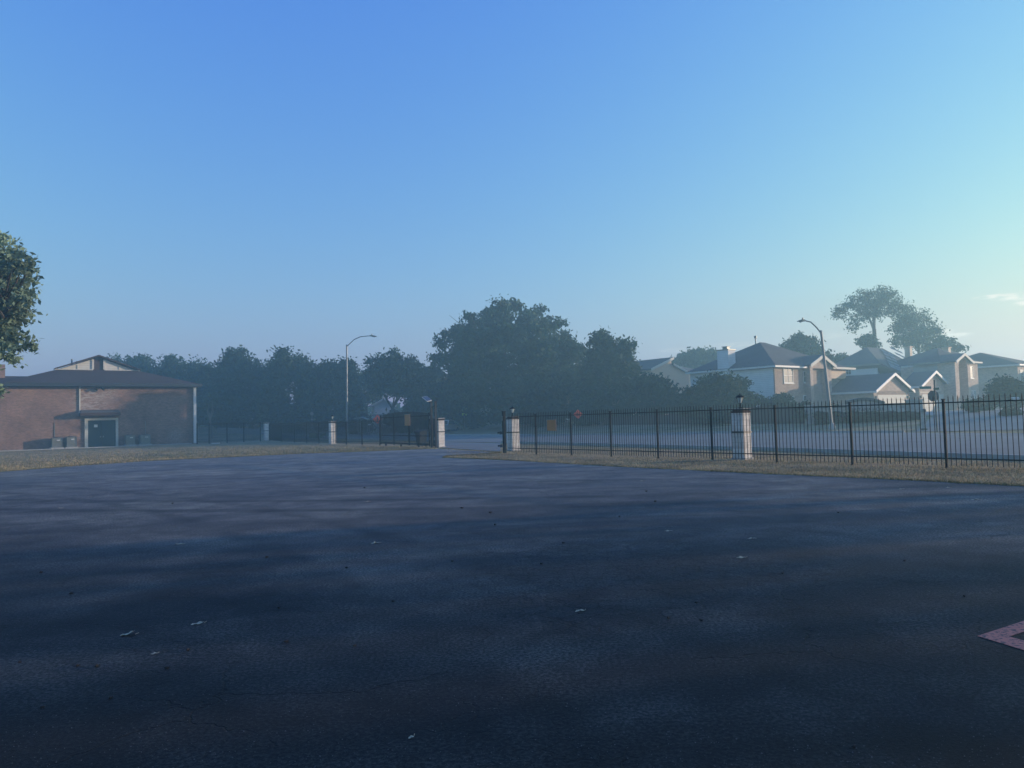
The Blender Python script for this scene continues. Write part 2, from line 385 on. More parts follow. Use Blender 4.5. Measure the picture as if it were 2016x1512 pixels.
# ------------------------------------------------------------------ ground, roads
xs = np.concatenate([np.linspace(-700, -120, 12), np.arange(-110, 111, 2.5), np.linspace(120, 700, 12)])
ys = np.concatenate([np.linspace(-60, -5, 5), np.arange(0, 181, 2.5), np.linspace(190, 1500, 16)])
V = np.array([(x, y, H(x, y) - .02) for y in ys for x in xs]); nx = len(xs)
F = np.array([(j * nx + i, j * nx + i + 1, (j + 1) * nx + i + 1, (j + 1) * nx + i) for j in range(len(ys) - 1) for i in range(nx - 1)])
g = np_mesh('ground', V, F, 'grass_ground'); g['kind'] = 'structure'

def edge_wobble(pts, step=.35, amp=.05):
    out = []
    for i in range(len(pts) - 1):
        a, b = Vector(pts[i]), Vector(pts[i + 1]); n = max(1, int((b - a).length / step)); d = (b - a).normalized(); nrm = Vector((-d.y, d.x, 0))
        for j in range(n):
            p = a.lerp(b, j / n); out.append(p + nrm * (random.gauss(0, amp) + amp * 1.5 * math.sin(j * .21 + i)))
    out.append(Vector(pts[-1])); return out
# asphalt lot: one n-gon whose wobbly outline is the worn edge
left_edge = [G(-420, 962), G(0, 929), G(150, 917), G(300, 907), G(450, 900), G(600, 893), G(720, 889), G(800, 885.5), G(856, 883)]
gate_l = G(868, 881.5); gate_r = G(985, 889)
right_edge = [G(985, 891), G(960, 893), G(880, 898), G(872, 901), G(930, 903), G(1008, 906.5), G(1200, 918), G(1380, 927), G(1550, 935), G(1800, 946), G(2016, 957), G(2300, 978)]
outline = edge_wobble(left_edge, .4, .05) + edge_wobble(right_edge, .3, .05) + [Vector((60, 4, 0)), Vector((60, -30, 0)), Vector((-70, -30, 0)), Vector((-70, 20, 0))]
def ngon(name, pts, z, mat):
    me = bpy.data.meshes.new(name); me.from_pydata([(p[0], p[1], z) for p in pts], [], [tuple(range(len(pts)))]); 
    bm = bmesh.new(); bm.from_mesh(me); bmesh.ops.triangulate(bm, faces=bm.faces); bmesh.ops.recalc_face_normals(bm, faces=bm.faces)
    for f in bm.faces:
        if f.normal.z < 0: f.normal_flip()
    bm.to_mesh(me); bm.free(); me.materials.append(MT[mat]); o = bpy.data.objects.new(name, me); COL.objects.link(o); o['kind'] = 'structure'; return o
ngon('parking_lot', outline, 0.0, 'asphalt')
def drape(name, A, B, mat, off, na=30, nb=6):
    def samp(P, t):
        P = [Vector(p) for p in P]; L = [0]
        for i in range(len(P) - 1): L.append(L[-1] + (P[i + 1] - P[i]).length)
        d = t * L[-1]
        for i in range(len(P) - 1):
            if d <= L[i + 1] + 1e-6: return P[i].lerp(P[i + 1], (d - L[i]) / (L[i + 1] - L[i]))
        return P[-1]
    vs, fs = [], []
    for i in range(na + 1):
        a = samp(A, i / na); b = samp(B, i / na)
        for j in range(nb + 1):
            p = a.lerp(b, j / nb); vs.append((p.x, p.y, H(p.x, p.y) + off))
    for i in range(na):
        for j in range(nb): q = i * (nb + 1) + j; fs.append((q, q + 1, q + nb + 2, q + nb + 1))
    m = MB(); m.add(vs, fs); o = m.build(name, mat); o['kind'] = 'structure'; return o
near = [G(500, 862), G(700, 864), G(870, 869.5), G(990, 871.5), G(1150, 875.5), G(1300, 880), G(1450, 884), G(1600, 888.5), G(1800, 896), G(2016, 904), G(2250, 914)]
far = [G(500, 853.5), G(700, 855), G(870, 857), G(1100, 857), G(1300, 854.5), G(1500, 851), G(1650, 852), G(1780, 851.5), G(2016, 853), G(2250, 858)]
# near part of the lot entrance drive joins the street
drape('street', near, far, 'road_concrete', .004, 60, 8)
drape('driveway_apron', [G(868, 881.5), G(876, 870.5)], [G(985, 889), G(985, 872.5)], 'road_concrete', .006, 6, 2)
def kerb(name, line, w, h, inward):
    m = MB()
    for i in range(len(line) - 1):
        a, b = Vector(line[i]), Vector(line[i + 1]); d = (b - a).normalized(); n = Vector((-d.y, d.x, 0)) * inward * w
        za, zb = H(a.x, a.y), H(b.x, b.y)
        m.hexa([(a.x, a.y, za - .1), (b.x, b.y, zb - .1), (b.x + n.x, b.y + n.y, zb - .1), (a.x + n.x, a.y + n.y, za - .1),
                (a.x, a.y, za + h), (b.x, b.y, zb + h), (b.x + n.x, b.y + n.y, zb + h), (a.x + n.x, a.y + n.y, za + h)])
    return struct(name, m, 'kerb_paint')
kerb('kerb', near[:3], .16, .13, -1); kerb('kerb', near[3:], .16, .13, -1)
kerb('kerb', far[:8], .16, .13, 1); kerb('kerb', far[8:], .16, .13, 1)

# cross street and driveways climbing away on the right
UU = Vector((.62, -.785, 0)); VV = Vector((.785, .62, 0))
drape('side_street', [at(1800, 51.8), at(1826, 60), at(1850, 68), at(1900, 78), at(1990, 96)], [at(2230, 45), at(2120, 52), at(2080, 58), at(2110, 66), at(2190, 80)], 'road_concrete', .022, 40, 10)

# ------------------------------------------------------------------ vegetation generators
def leaf_mesh(name, C, size, mat, parent, origin):
    n = len(C); a = rng.normal(size=(n, 3)); a /= np.linalg.norm(a, axis=1)[:, None]
    b = rng.normal(size=(n, 3)); b -= (b * a).sum(1)[:, None] * a; b /= np.linalg.norm(b, axis=1)[:, None]
    s = size * rng.uniform(.55, 1.35, (n, 1)); c2 = np.cross(a, b)
    C = C - np.array(origin)
    P = np.stack([C - a * s * .9, C + b * s * .48 + a * s * .1 + c2 * s * .12, C + a * s, C - b * s * .5 - a * s * .05 + c2 * s * .1], 1).reshape(-1, 3)
    F_ = np.arange(4 * n).reshape(-1, 4)
    return np_mesh(name, P, F_, mat, parent)
def crown_points(lobes, dens, clump, sig):
    """lobes: (centre, (rx, ry, rz)); leaves gather round clump centres that sit mostly near the lobe's skin"""
    out = []
    for c, r in lobes:
        c = np.array(c); r = np.array(r); vol = r[0] * r[1] * r[2]
        area = (r[0] * r[1] + r[0] * r[2] + r[1] * r[2]) / 3 * 4 * math.pi
        nc = max(6, int(area * clump)); d = rng.normal(size=(nc, 3)); d /= np.linalg.norm(d, axis=1)[:, None]
        rad = rng.uniform(.15, 1, nc) ** .38 * rng.normal(1., .07, nc)
        cc = c + d * rad[:, None] * r; m = max(4, int(dens))
        cnt = rng.poisson(m, nc); idx = np.repeat(np.arange(nc), cnt)
        sg = sig * rng.uniform(.55, 1.3, nc)
        p = cc[idx] + rng.normal(size=(len(idx), 3)) * sg[idx][:, None] * np.array([1, 1, .75])
        out.append(p)
    return np.concatenate(out)
def auto_lobes(c, rx, rz, n):
    L = [((c[0], c[1], c[2] - rz * .06), (rx * .68, rx * .6, rz * .80))]
    for i in range(n):
        t = rng.uniform(0, 2 * math.pi); h = rng.uniform(-.75, .85); q = math.sqrt(max(.05, 1 - h * h))
        rr = rng.uniform(.17, .36)
        L.append(((c[0] + math.cos(t) * q * rx * (1 - rr) * 1.0, c[1] + math.sin(t) * q * rx * (1 - rr), c[2] + h * rz * (1 - rr * .9)), (rx * rr, rx * rr, rz * rr * .95)))
    return L
def limbs(base, tops, r0, fork_h, mat, parent, seed=0, bend=.35):
    m = MB(); base = Vector(base); rs = random.Random(seed)
    fork = base + Vector((rs.uniform(-.3, .3), rs.uniform(-.3, .3), fork_h))
    mid = base.lerp(fork, .5) + Vector((rs.uniform(-.12, .12), 0, 0))
    m.tube([base - Vector((0, 0, .3)), base + Vector((0, 0, .25)), mid, fork], [r0 * 1.45, r0 * 1.05, r0 * .9, r0 * .78], 9)
    for t in tops:
        t = Vector(t); k1 = fork.lerp(t, .33) + Vector((rs.uniform(-1, 1), rs.uniform(-1, 1), rs.uniform(.2, 1))) * bend
        k2 = fork.lerp(t, .68) + Vector((rs.uniform(-1, 1), rs.uniform(-1, 1), rs.uniform(-.2, .8))) * bend
        m.tube([fork - Vector((0, 0, .15)), k1, k2, t], [r0 * .55, r0 * .38, r0 * .22, r0 * .06], 6)
        for q in range(3):
            s = k1.lerp(t, rs.uniform(.05, .7)); e = s + Vector((rs.uniform(-1, 1), rs.uniform(-1, 1), rs.uniform(.1, 1.1))) * (t - fork).length * .28
            m.tube([s, s.lerp(e, .5) + Vector((0, 0, .1)), e], [r0 * .18, r0 * .11, r0 * .03], 5)
    return m.build('trunk', mat, parent)
NTREE = 0
def tree(px, Y, top, width, bottom, label, mat='foliage_oak', group=None, lobes=None, n=9, leaf=.34, dens=30, clump=1.1, sig=.5, trunk='bark', r0=.28, name='tree', sparse=1., fork=None, nl=8):
    """px, top, width, bottom in photograph pixels give real size at depth Y"""
    global NTREE; NTREE += 1
    b = at(px, Y); root = thing(name, b, label, 'tree' if name == 'tree' else name.replace('_', ' '), group)
    zt = zat(b.x, Y, top); zb = zat(b.x, Y, bottom); rx = width / 2 / FPX * Y
    c = (b.x, Y, (zt + zb) / 2); rz = (zt - zb) / 2
    if lobes is None: L = auto_lobes(c, rx, rz, n)
    else:
        L = []
        for lp in lobes:
            lx, ly, lr = lp[:3]; q = D(lx, ly, Y + (lp[3] if len(lp) > 3 else rng.uniform(-.35, .35) * rx)); r_ = lr / FPX * Y
            L.append(((q.x, q.y, q.z), (r_ * 1.0, r_ * 1.05, r_ * (lp[4] if len(lp) > 4 else .9))))
    P = crown_points(L, dens, clump * sparse, sig); P = P[P[:, 2] > b.z + .25]
    leaf_mesh('crown', P, leaf, mat, root, b)
    tops = [l[0] for l in L[1:8]] if lobes is None else [l[0] for l in L[:nl]]
    limbs(b, [Vector(t) for t in tops], r0, (zat(b.x, Y, fork) - b.z) if fork else max(1.2, (zb - b.z) * .8 + .6), trunk, root, NTREE)
    return root

# ---- left cottonwood leaning into the frame
tree(-70, 30, 440, 260, 720, 'tall cottonwood with large leaves at the left edge of the photo, over the brick building', 'foliage_cottonwood',
     lobes=[(8, 490, 32), (-12, 520, 60), (28, 545, 40), (42, 512, 23), (58, 526, 9), (20, 590, 34), (44, 588, 14), (5, 630, 42), (40, 622, 12), (-20, 580, 80), (28, 612, 22), (-30, 660, 60), (12, 672, 30), (46, 672, 14), (58, 682, 7), (14, 695, 18), (24, 706, 9), (-60, 560, 90), (-80, 650, 90), (-1, 772, 6), (-90, 480, 70), (-26, 725, 14), (-120, 560, 90)],
     leaf=.12, dens=12, clump=5.0, sig=.15, r0=.32, name='tree')

# ---- the belt of trees behind, left to right
belt = [
 (255, 128, 690, 125, 860, 'squat dark oak rising just right of the brick building roof peak', 'foliage_oak'),
 (352, 126, 684, 140, 868, 'broad dark oak over the right end of the brick building roof', 'foliage_oak'),
 (432, 122, 702, 84, 866, 'low oak filling the dip right of the brick building, behind the pale-trunked sapling', 'foliage_oak'),
 (494, 116, 669, 138, 862, 'tall oak with a feathery top behind the picket fence beside the brick building', 'foliage_oak'),
 (572, 112, 677, 122, 862, 'rounded oak with sky showing through it, left of the tall left street lamp', 'foliage_oak'),
 (662, 116, 697, 112, 860, 'dark oak directly behind the left street lamp pole', 'foliage_oak'),
 (775, 112, 686, 118, 800, 'dome-topped oak between the left street lamp and the gate posts', 'foliage_oak'),
 (838, 118, 708, 80, 850, 'smaller oak tucked under the left side of the largest tree', 'foliage_oak'),
]
for px, Y, tp, w, bt, lb, mt in belt:
    tree(px, Y, tp, w, bt, lb, mt, 'oaks beyond the street', n=26, leaf=.27, dens=26, clump=1.05, sig=.46)
tree(620, 128, 712, 90, 862, 'partly hidden oak filling the gap left of the left street lamp', 'foliage_oak', 'oaks beyond the street', n=9, dens=24)
tree(722, 130, 716, 90, 800, 'partly hidden oak right of the left street lamp pole', 'foliage_oak', 'oaks beyond the street', n=9, dens=24)
# ---- the largest tree
_out = [(862, 690), (872, 668), (884, 652), (906, 640), (928, 622), (948, 620), (966, 606), (984, 602), (1002, 598), (1022, 600), (1040, 610), (1062, 608), (1080, 622), (1098, 634), (1110, 650), (1118, 668), (1132, 682), (1150, 690), (1158, 712), (1160, 740)]
BIG = [(x + random.uniform(-3, 3), y + random.uniform(4, 14), random.uniform(9, 17), random.uniform(-5, 5), random.uniform(.7, 1.)) for x, y in _out]
BIG += [(990, 650, 44, 0), (930, 672, 40, 0), (1050, 660, 42, 0), (1090, 690, 36, 0), (1000, 705, 60, 0), (920, 715, 40), (1110, 725, 38), (900, 705, 18), (960, 755, 50, 0), (1050, 755, 55, 0), (1135, 760, 32), (920, 775, 36), (1130, 790, 34), (1010, 800, 45, 0)]
BIG += [(random.uniform(890, 1130), random.uniform(650, 770), random.uniform(10, 18), -8.) for _ in range(26)]
tree(1010, 104, 590, 300, 830, 'largest tree of all, its huge crown spreading behind the open gateway', 'foliage_big',
     lobes=BIG, leaf=.29, dens=30, clump=1.15, sig=.42, r0=.55)
tree(892, 110, 720, 110, 842, 'dark understorey tree below the left half of the largest crown', 'foliage_dark', 'understorey trees', n=9, dens=24)
tree(1075, 98, 735, 120, 836, 'dark understorey tree below the right half of the largest crown', 'foliage_dark', 'understorey trees', n=10, dens=24)
tree(1200, 92, 655, 100, 834, 'slim two-headed tree standing right of the largest tree', 'foliage_big',
     lobes=[(1183, 675, 20), (1188, 700, 28), (1226, 690, 20), (1222, 712, 24), (1170, 722, 14), (1190, 740, 45, 0), (1232, 752, 32, 0), (1170, 780, 40, 0), (1220, 790, 42, 0), (1248, 724, 10), (1180, 662, 10)],
     leaf=.27, dens=30, clump=1.6, sig=.4, r0=.2, trunk='pale_bark')
tree(1150, 96, 745, 70, 834, 'dark round tree left of the slim two-headed tree', 'foliage_dark', 'understorey trees', n=9, dens=24)
tree(1295, 86, 729, 86, 832, 'round dark tree in front of the tan gabled house', 'foliage_oak', n=10, leaf=.26, dens=28, clump=1.6, sig=.4)
tree(1340, 90, 765, 80, 835, 'low dark tree between the tan gabled house and the bushy crape tree', 'foliage_oak', n=9, leaf=.26, dens=28, clump=1.5, sig=.4)
tree(1425, 76, 737, 140, 822, 'wide bushy tree with thin stems in front of the pale house side wall', 'foliage_oak',
     lobes=[(1420, 755, 22), (1450, 760, 20), (1388, 765, 24), (1470, 782, 20), (1365, 785, 24), (1420, 785, 40, 0), (1380, 805, 30, 0), (1455, 802, 28, 0), (1420, 815, 30, 0), (1352, 800, 18)],
     leaf=.2, dens=34, clump=2.4, sig=.32, r0=.09, trunk='pale_bark')
tree(1372, 150, 690, 110, 735, 'distant spiky-topped tree behind the pale house chimney', 'foliage_light',
     lobes=[(1345, 706, 14), (1362, 702, 12), (1376, 700, 12), (1392, 700, 11), (1404, 704, 10), (1414, 702, 7), (1336, 712, 12), (1370, 716, 28, 0), (1400, 718, 20, 0), (1363, 692, 5), (1376, 692, 5), (1398, 692, 5), (1409, 695, 4), (1420, 698, 6)],
     leaf=.3, dens=26, clump=1.4, sig=.4)
tree(1576, 118, 656, 92, 735, 'rounded tree showing over the roof of the pale brick house beside the right street lamp', 'foliage_oak',
     lobes=[(1572, 675, 18), (1595, 685, 20), (1552, 688, 16), (1580, 700, 32, 0), (1612, 706, 18), (1560, 710, 24, 0), (1628, 716, 9)], leaf=.3, dens=30, clump=1.5, sig=.42)
tree(1657, 122, 694, 34, 725, 'small tree top peeking between the two nearest right-hand roofs', 'foliage_oak', n=6, leaf=.28, dens=26, clump=1.5, sig=.35)
tree(1728, 132, 562, 190, 700, 'tall open-crowned pecan with forked trunk behind the solar-panelled roof', 'foliage_pecan',
     lobes=[(1735, 572, 13), (1715, 588, 20), (1698, 582, 12), (1752, 590, 18), (1690, 600, 20), (1672, 606, 12), (1650, 610, 9), (1660, 617, 9), (1735, 606, 24), (1768, 612, 20), (1790, 606, 8), (1765, 594, 8), (1712, 614, 16), (1686, 632, 13), (1680, 645, 9), (1700, 622, 12), (1646, 622, 5), (1790, 622, 10), (1744, 583, 10)],
     leaf=.23, dens=24, clump=1.7, sig=.46, r0=.42, sparse=.46, fork=648, nl=3)
tree(1815, 128, 612, 100, 700, 'loose leafy tree right of the tall forked pecan', 'foliage_pecan',
     lobes=[(1800, 626, 16), (1818, 622, 11), (1824, 640, 16), (1790, 648, 20), (1830, 660, 20), (1805, 668, 24), (1775, 670, 16), (1842, 650, 9), (1850, 676, 12), (1770, 640, 12), (1815, 682, 20), (1760, 676, 10), (1778, 625, 14), (1765, 650, 15), (1790, 635, 14)],
     leaf=.23, dens=22, clump=1.7, sig=.46, sparse=.5, fork=672, nl=4)
tree(1862, 122, 660, 44, 692, 'small loose tree over the tower house chimney', 'foliage_pecan', lobes=[(1855, 672, 11), (1868, 676, 11), (1880, 684, 8), (1845, 680, 12), (1893, 686, 5)], leaf=.28, dens=22, clump=1.6, sig=.33)
tree(1707, 126, 655, 40, 700, 'round dark tree at the foot of the forked pecan', 'foliage_pecan', lobes=[(1712, 668, 11), (1703, 676, 11), (1722, 678, 8), (1698, 668, 6)], leaf=.28, dens=28, clump=1.8, sig=.33)
tree(1980, 70, 741, 64, 815, 'dense dark tree before the garage on the far right', 'foliage_hedge',
     lobes=[(1968, 762, 18), (1990, 758, 17), (2005, 768, 14), (1958, 782, 18), (1985, 785, 26, 0), (2000, 792, 18)], leaf=.18, dens=34, clump=2.6, sig=.26, r0=.14)
tree(418, 104, 775, 62, 826, 'young pale-trunked tree beside the brick building corner', 'foliage_light',
     lobes=[(412, 790, 14), (425, 794, 12), (400, 798, 10), (418, 780, 10)], leaf=.25, dens=12, clump=.9, sig=.4, r0=.16, trunk='pale_bark')

# unseen oaks added past the right edge to shade the near lot
for i, (x, y, dn_, cl_) in enumerate(((66, -8, 16, .5), (66, 1, 16, .5), (65, 9, 14, .5), (65, 16, 7, .40), (64, 22, 3, .30))):
    b = Vector((x, y, H(x, y))); root = thing('tree', b, 'added shade oak number %s beyond the right edge of the photo' % ('one', 'two', 'three', 'four', 'five')[i], 'tree', 'added shade oaks outside the right edge')
    L = auto_lobes((x, y, b.z + 8.5), 5.5, 8.2, 12); P = crown_points(L, dn_, cl_, 1.2); P = P[P[:, 2] > b.z + .6]; leaf_mesh('crown', P, .55, 'foliage_oak', root, b)
    limbs(b, [Vector(l[0]) for l in L[1:6]], .3, 3., 'bark', root, 90 + i)

# continuous far backdrop of woods low on the horizon
def far_wood():
    pts = []
    for px in range(-300, 2350, 14):
        Y = 190 + 25 * math.sin(px * .013); b = at(px, Y); h = zat(b.x, Y, 800 + 14 * math.sin(px * .031) + 8 * math.sin(px * .083) - (b.x * .028 / Y * FPX)) 
        for _ in range(90): pts.append((b.x + rng.normal() * 1.4, Y + rng.normal() * 3, b.z + abs(rng.uniform(0, 1)) ** .8 * max(2.5, h - b.z)))
    o = leaf_mesh('far_woods', np.array(pts), .75, 'foliage_oak', None, (0, 0, 0)); o['kind'] = 'stuff'; tag(o, 'low mass of far woods along the horizon behind the houses', 'woods'); return o
far_wood()

# shrubs and hedges
def shrub(px, Y, top, w, label, mat='foliage_hedge', bottom=None, name='shrub', group=None, leaf=.13, dens=30, clump=4., sig=.18):
    b = at(px, Y); root = thing(name, b, label, name, group); zt = zat(b.x, Y, top); rx = w / 2 / FPX * Y; zb = b.z
    rz = (zt - zb) / 2; L = auto_lobes((b.x, Y, zb + rz), rx, rz, 7)
    P = crown_points(L, dens, clump, sig); P = P[P[:, 2] > b.z]
    leaf_mesh('foliage', P, leaf, mat, root, b)
    m = MB()
    for i in range(5):
        a = i * 1.3; m.tube([b, b + Vector((math.cos(a) * rx * .3, math.sin(a) * rx * .3, rz)), b + Vector((math.cos(a) * rx * .5, math.sin(a) * rx * .5, rz * 1.6))], [.04, .03, .01], 5)
    m.build('stem', 'bark', root); return root
def hedge(px0, Y0, px1, Y1, top, th, label, mat='foliage_hedge', leaf=.11, n=14000, bumps=.12):
    a = at(px0, Y0); b = at(px1, Y1); root = thing('hedge', a, label, 'hedge'); d = b - a; L = d.length; d.normalize(); nr = Vector((-d.y, d.x, 0))
    t = rng.uniform(0, 1, n); P = []
    hts = [zat(a.x + (b.x - a.x) * q, a.y + (b.y - a.y) * q, top(q) if callable(top) else top) for q in np.linspace(0, 1, 12)]
    for q in t:
        p = a + d * L * q; z0 = H(p.x, p.y); zt = np.interp(q, np.linspace(0, 1, 12), hts) + bumps * math.sin(q * 37) * .4
        s = random.choice((0, 0, 1)); 
        if s: off = rng.uniform(-th / 2, th / 2); z = zt + rng.normal() * .05
        else: off = -th / 2 * (1 if random.random() < .7 else -1) + rng.normal() * .08; z = z0 + rng.uniform(0, 1) * (zt - z0)
        pp = p + nr * off; P.append((pp.x, pp.y, z))
    for _ in range(n // 4):
        q = rng.uniform(); p = a + d * L * q + nr * rng.uniform(-th / 2, th / 2); z0 = H(p.x, p.y); zt = np.interp(q, np.linspace(0, 1, 12), hts); P.append((p.x, p.y, rng.uniform(z0, zt)))
    leaf_mesh('foliage', np.array(P), leaf, mat, root, a)
    m = MB()
    return root
hedge(1606, 66, 1815, 62, 814, 1.2, 'long clipped dark hedge in front of the stone entrance wall', n=26000)
shrub(1578, 68, 783, 42, 'dark shrub at the right end of the wooden fence', group=None)
shrub(1532, 77, 772, 110, 'dark shrub rising behind the wooden fence against the brick house corner', 'foliage_oak')
shrub(1640, 70, 796, 70, 'low dark shrub behind the left end of the clipped hedge')
shrub(1916, 64, 786, 34, 'clipped dark bush at the foot of the brick tower house')
shrub(1936, 66, 784, 34, 'round dark bush right of the tower house foot', 'foliage_oak')
shrub(1991, 58, 806, 30, 'small bush beside the far right mailbox')
shrub(880, 112, 812, 60, 'dark shrub behind the parked white pickup', 'foliage_dark', leaf=.25, clump=1.5, sig=.35)
shrub(935, 108, 806, 70, 'dark shrub between the lime school sign and the porch', 'foliage_dark', leaf=.25, clump=1.5, sig=.35)
shrub(1000, 106, 806, 60, 'dark shrub behind the right gate post', 'foliage_dark', leaf=.25, clump=1.5, sig=.35)
shrub(1070, 98, 800, 100, 'wide dark shrub behind the brown board on the fence', 'foliage_dark', leaf=.25, clump=1.5, sig=.35)
shrub(1160, 92, 806, 90, 'wide dark shrub right of the orange diamond sign beyond the fence', 'foliage_dark', leaf=.25, clump=1.5, sig=.35)
for i, (px, w, lb) in enumerate(((455, 70, 'dark bush behind the picket fence left of the far stone pillar'), (565, 90, 'dark bush right of the far stone pillar'), (640, 80, 'dark bush behind the green utility boxes'),
                 (710, 70, 'dark bush behind the small shelter'), (800, 90, 'dark bush behind the open sliding gate'))):
    shrub(px, 118 - i, 818 - i * 2, w, lb, 'foliage_dark', leaf=.3, clump=1.2, sig=.4)

# ------------------------------------------------------------------ house kit (a along VV, b backwards along -UU)
class House:
    def __init__(s, name, O, label, cat='house', group=None, u=UU, v=VV):
        s.O = Vector(O); s.u = u; s.v = v; s.root = thing(name, s.O, label, cat, group)
    def P(s, a, b, z): return Vector((s.O.x + s.v.x * a - s.u.x * b, s.O.y + s.v.y * a - s.u.y * b, z))
    def box(s, m, a0, a1, b0, b1, z0, z1):
        return m.hexa([s.P(a0, b0, z0), s.P(a1, b0, z0), s.P(a1, b1, z0), s.P(a0, b1, z0), s.P(a0, b0, z1), s.P(a1, b0, z1), s.P(a1, b1, z1), s.P(a0, b1, z1)])
    def prism(s, m, poly, b0, b1):    # poly in (a, z), run along b
        return m.extrude([s.P(a, b0, z) for a, z in poly], s.P(0, b1, 0) - s.P(0, b0, 0))
    def build(s, m, name, mat, parent=None): return m.build(name, mat, parent or s.root)
    def wall(s, a0, a1, b0, b1, z0, z1, mat, name='wall'):
        return s.build(s.box(MB(), a0, a1, b0, b1, z0, z1), name, mat)
    def hip(s, a0, a1, b0, b1, ze, ra, rb, zr, mat, ov=.5, trim='white_paint', th=.2):
        """hip roof; ridge from (ra0, rb0) to (ra1, rb1)"""
        A0, A1, B0, B1 = a0 - ov, a1 + ov, b0 - ov, b1 + ov
        e = [s.P(A0, B0, ze), s.P(A1, B0, ze), s.P(A1, B1, ze), s.P(A0, B1, ze)]
        r = [s.P(ra[0], rb[0], zr), s.P(ra[1], rb[1], zr)]
        m = MB()
        if abs(ra[0] - ra[1]) > abs(rb[0] - rb[1]): m.add(e + r, [(0, 1, 5, 4), (1, 2, 5), (2, 3, 4, 5), (3, 0, 4), (3, 2, 1, 0)])
        else: m.add(e + r, [(0, 1, 4), (1, 2, 5, 4), (2, 3, 5), (3, 0, 4, 5), (3, 2, 1, 0)])
        ro = s.build(m, 'roof', mat)
        s.build(s.box(MB(), A0 + .02, A1 - .02, B0 + .02, B1 - .02, ze - th, ze - .004), 'fascia', trim, ro); return ro
    def gable(s, a0, a1, b0, b1, z0, ze, zp, wall, roof, ov=.45, ovb=.45, trim='white_paint'):
        am = (a0 + a1) / 2; sl = (zp - ze) / (am - a0)
        s.build(s.prism(MB(), [(a0, z0), (a1, z0), (a1, ze), (am, zp), (a0, ze)], b0, b1), 'wall', wall)
        t = .16; q = .02
        m = MB(); s.prism(m, [(a0 - ov, ze - ov * sl + q), (am, zp + q), (a1 + ov, ze - ov * sl + q), (a1 + ov, ze - ov * sl + q + t), (am, zp + q + t), (a0 - ov, ze - ov * sl + q + t)], b0 - ovb, b1)
        ro = s.build(m, 'roof', roof)
        m = MB(); w = .12
        s.prism(m, [(a0 - ov - .05, ze - ov * sl - w), (am, zp - w), (a1 + ov + .05, ze - ov * sl - w), (a1 + ov + .05, ze - ov * sl + q + t + .02), (am, zp + q + t + .02), (a0 - ov - .05, ze - ov * sl + q + t + .02)], b0 - ovb - .08, b0 - ovb - .003)
        s.build(m, 'rake_trim', trim, ro)
        zz = ze - ov * sl
        for q0, q1 in ((a0 - ov - .08, a0 - ov - .003), (a1 + ov + .003, a1 + ov + .08)): s.build(s.box(MB(), q0, q1, b0 - ovb, b1, zz - .08, zz + .14), 'gutter', trim, ro)
        return ro
    def window(s, side, p0, p1, z0, z1, face, frame='white_paint', nx=2, nz=2, depth=.06):
        """side 'u': wall plane b=face facing +u, span in a; side 'v': wall plane a=face facing -v, span in b"""
        f = MB(); g_ = MB(); w = .07
        def bx(m, q0, q1, zz0, zz1, d0, d1):
            if side == 'u': s.box(m, q0, q1, face - d1, face - d0, zz0, zz1)
            else: s.box(m, face - d1, face - d0, q0, q1, zz0, zz1)
        bx(f, p0, p0 + w, z0, z1, -.02, depth); bx(f, p1 - w, p1, z0, z1, -.02, depth)
        bx(f, p0 + w, p1 - w, z0, z0 + w, -.02, depth); bx(f, p0 + w, p1 - w, z1 - w, z1, -.02, depth)
        for i in range(1, nx): c = p0 + (p1 - p0) * i / nx; bx(f, c - .02, c + .02, z0 + w, z1 - w, 0, depth * .7)
        for j in range(1, nz): c = z0 + (z1 - z0) * j / nz; bx(f, p0 + w, p1 - w, c - .02, c + .02, 0, depth * .72)
        fo = s.build(f, 'window', frame); bx(g_, p0 + w, p1 - w, z0 + w, z1 - w, 0.004, .02); s.build(g_, 'pane', 'window_glass', fo)
        bx2 = MB(); bx(bx2, p0 - .06, p1 + .06, z0 - .09, z0 - .004, 0, depth + .04); s.build(bx2, 'sill', frame, fo); return fo
    def px_a(s, px, b=0.):  # a where front plane b shows at column px
        o = s.P(0, b, 0); return on_line(px, (o.x, o.y), (s.v.x, s.v.y))
    def px_b(s, px, a=0.):
        o = s.P(a, 0, 0); return -on_line(px, (o.x, o.y), (s.u.x, s.u.y))
    def z(s, a, b, py): p = s.P(a, b, 0); return zat(p.x, p.y, py)

# ------------------------------------------------------------------ brick building on the left
uL = Vector((.607, -.794, 0)); vL = Vector((.794, .607, 0))
OL = Vector((-35.45, 82.7, 0))
def LP(a, b, z): return Vector((OL.x + vL.x * a - uL.x * b, OL.y + vL.y * a - uL.y * b, z))
_st = LP(-10.2, 0, 4.6)
brick('red_brick', (.245, .135, .102), (.155, .088, .068), (.25, .225, .205), stain=[(tuple(LP(-10.0, 0, 4.9)), 2.2, .7, 1.6), (tuple(LP(-8.4, 0, 5.8)), 1.5, .5, 2.5), (tuple(LP(-10.6, 0, 4.0)), 1.0, .7, 5.), (tuple(LP(-1.8, 0, .9)), 1.2, .5, 8.)])
brick('tan_brick', (.50, .37, .29), (.38, .28, .22), (.54, .47, .41), .24, .09, var=.15)
brick('tan_brick_dark', (.36, .27, .21), (.28, .20, .16), (.42, .36, .31), .24, .09, var=.15)
brick('stone_block', (.66, .62, .57), (.56, .52, .48), (.30, .28, .26), .40, .20, var=.15)
brick('monument_brick', (.36, .34, .31), (.29, .27, .25), (.38, .36, .34), .3, .1, var=.2)
B = House('brick_building', OL, 'low red brick hall with a wide hipped roof and louvred gablet at the left edge', 'building', u=uL, v=vL)
zE = 6.45; aL = -17.2; aM = -8.6; gB = 5.0
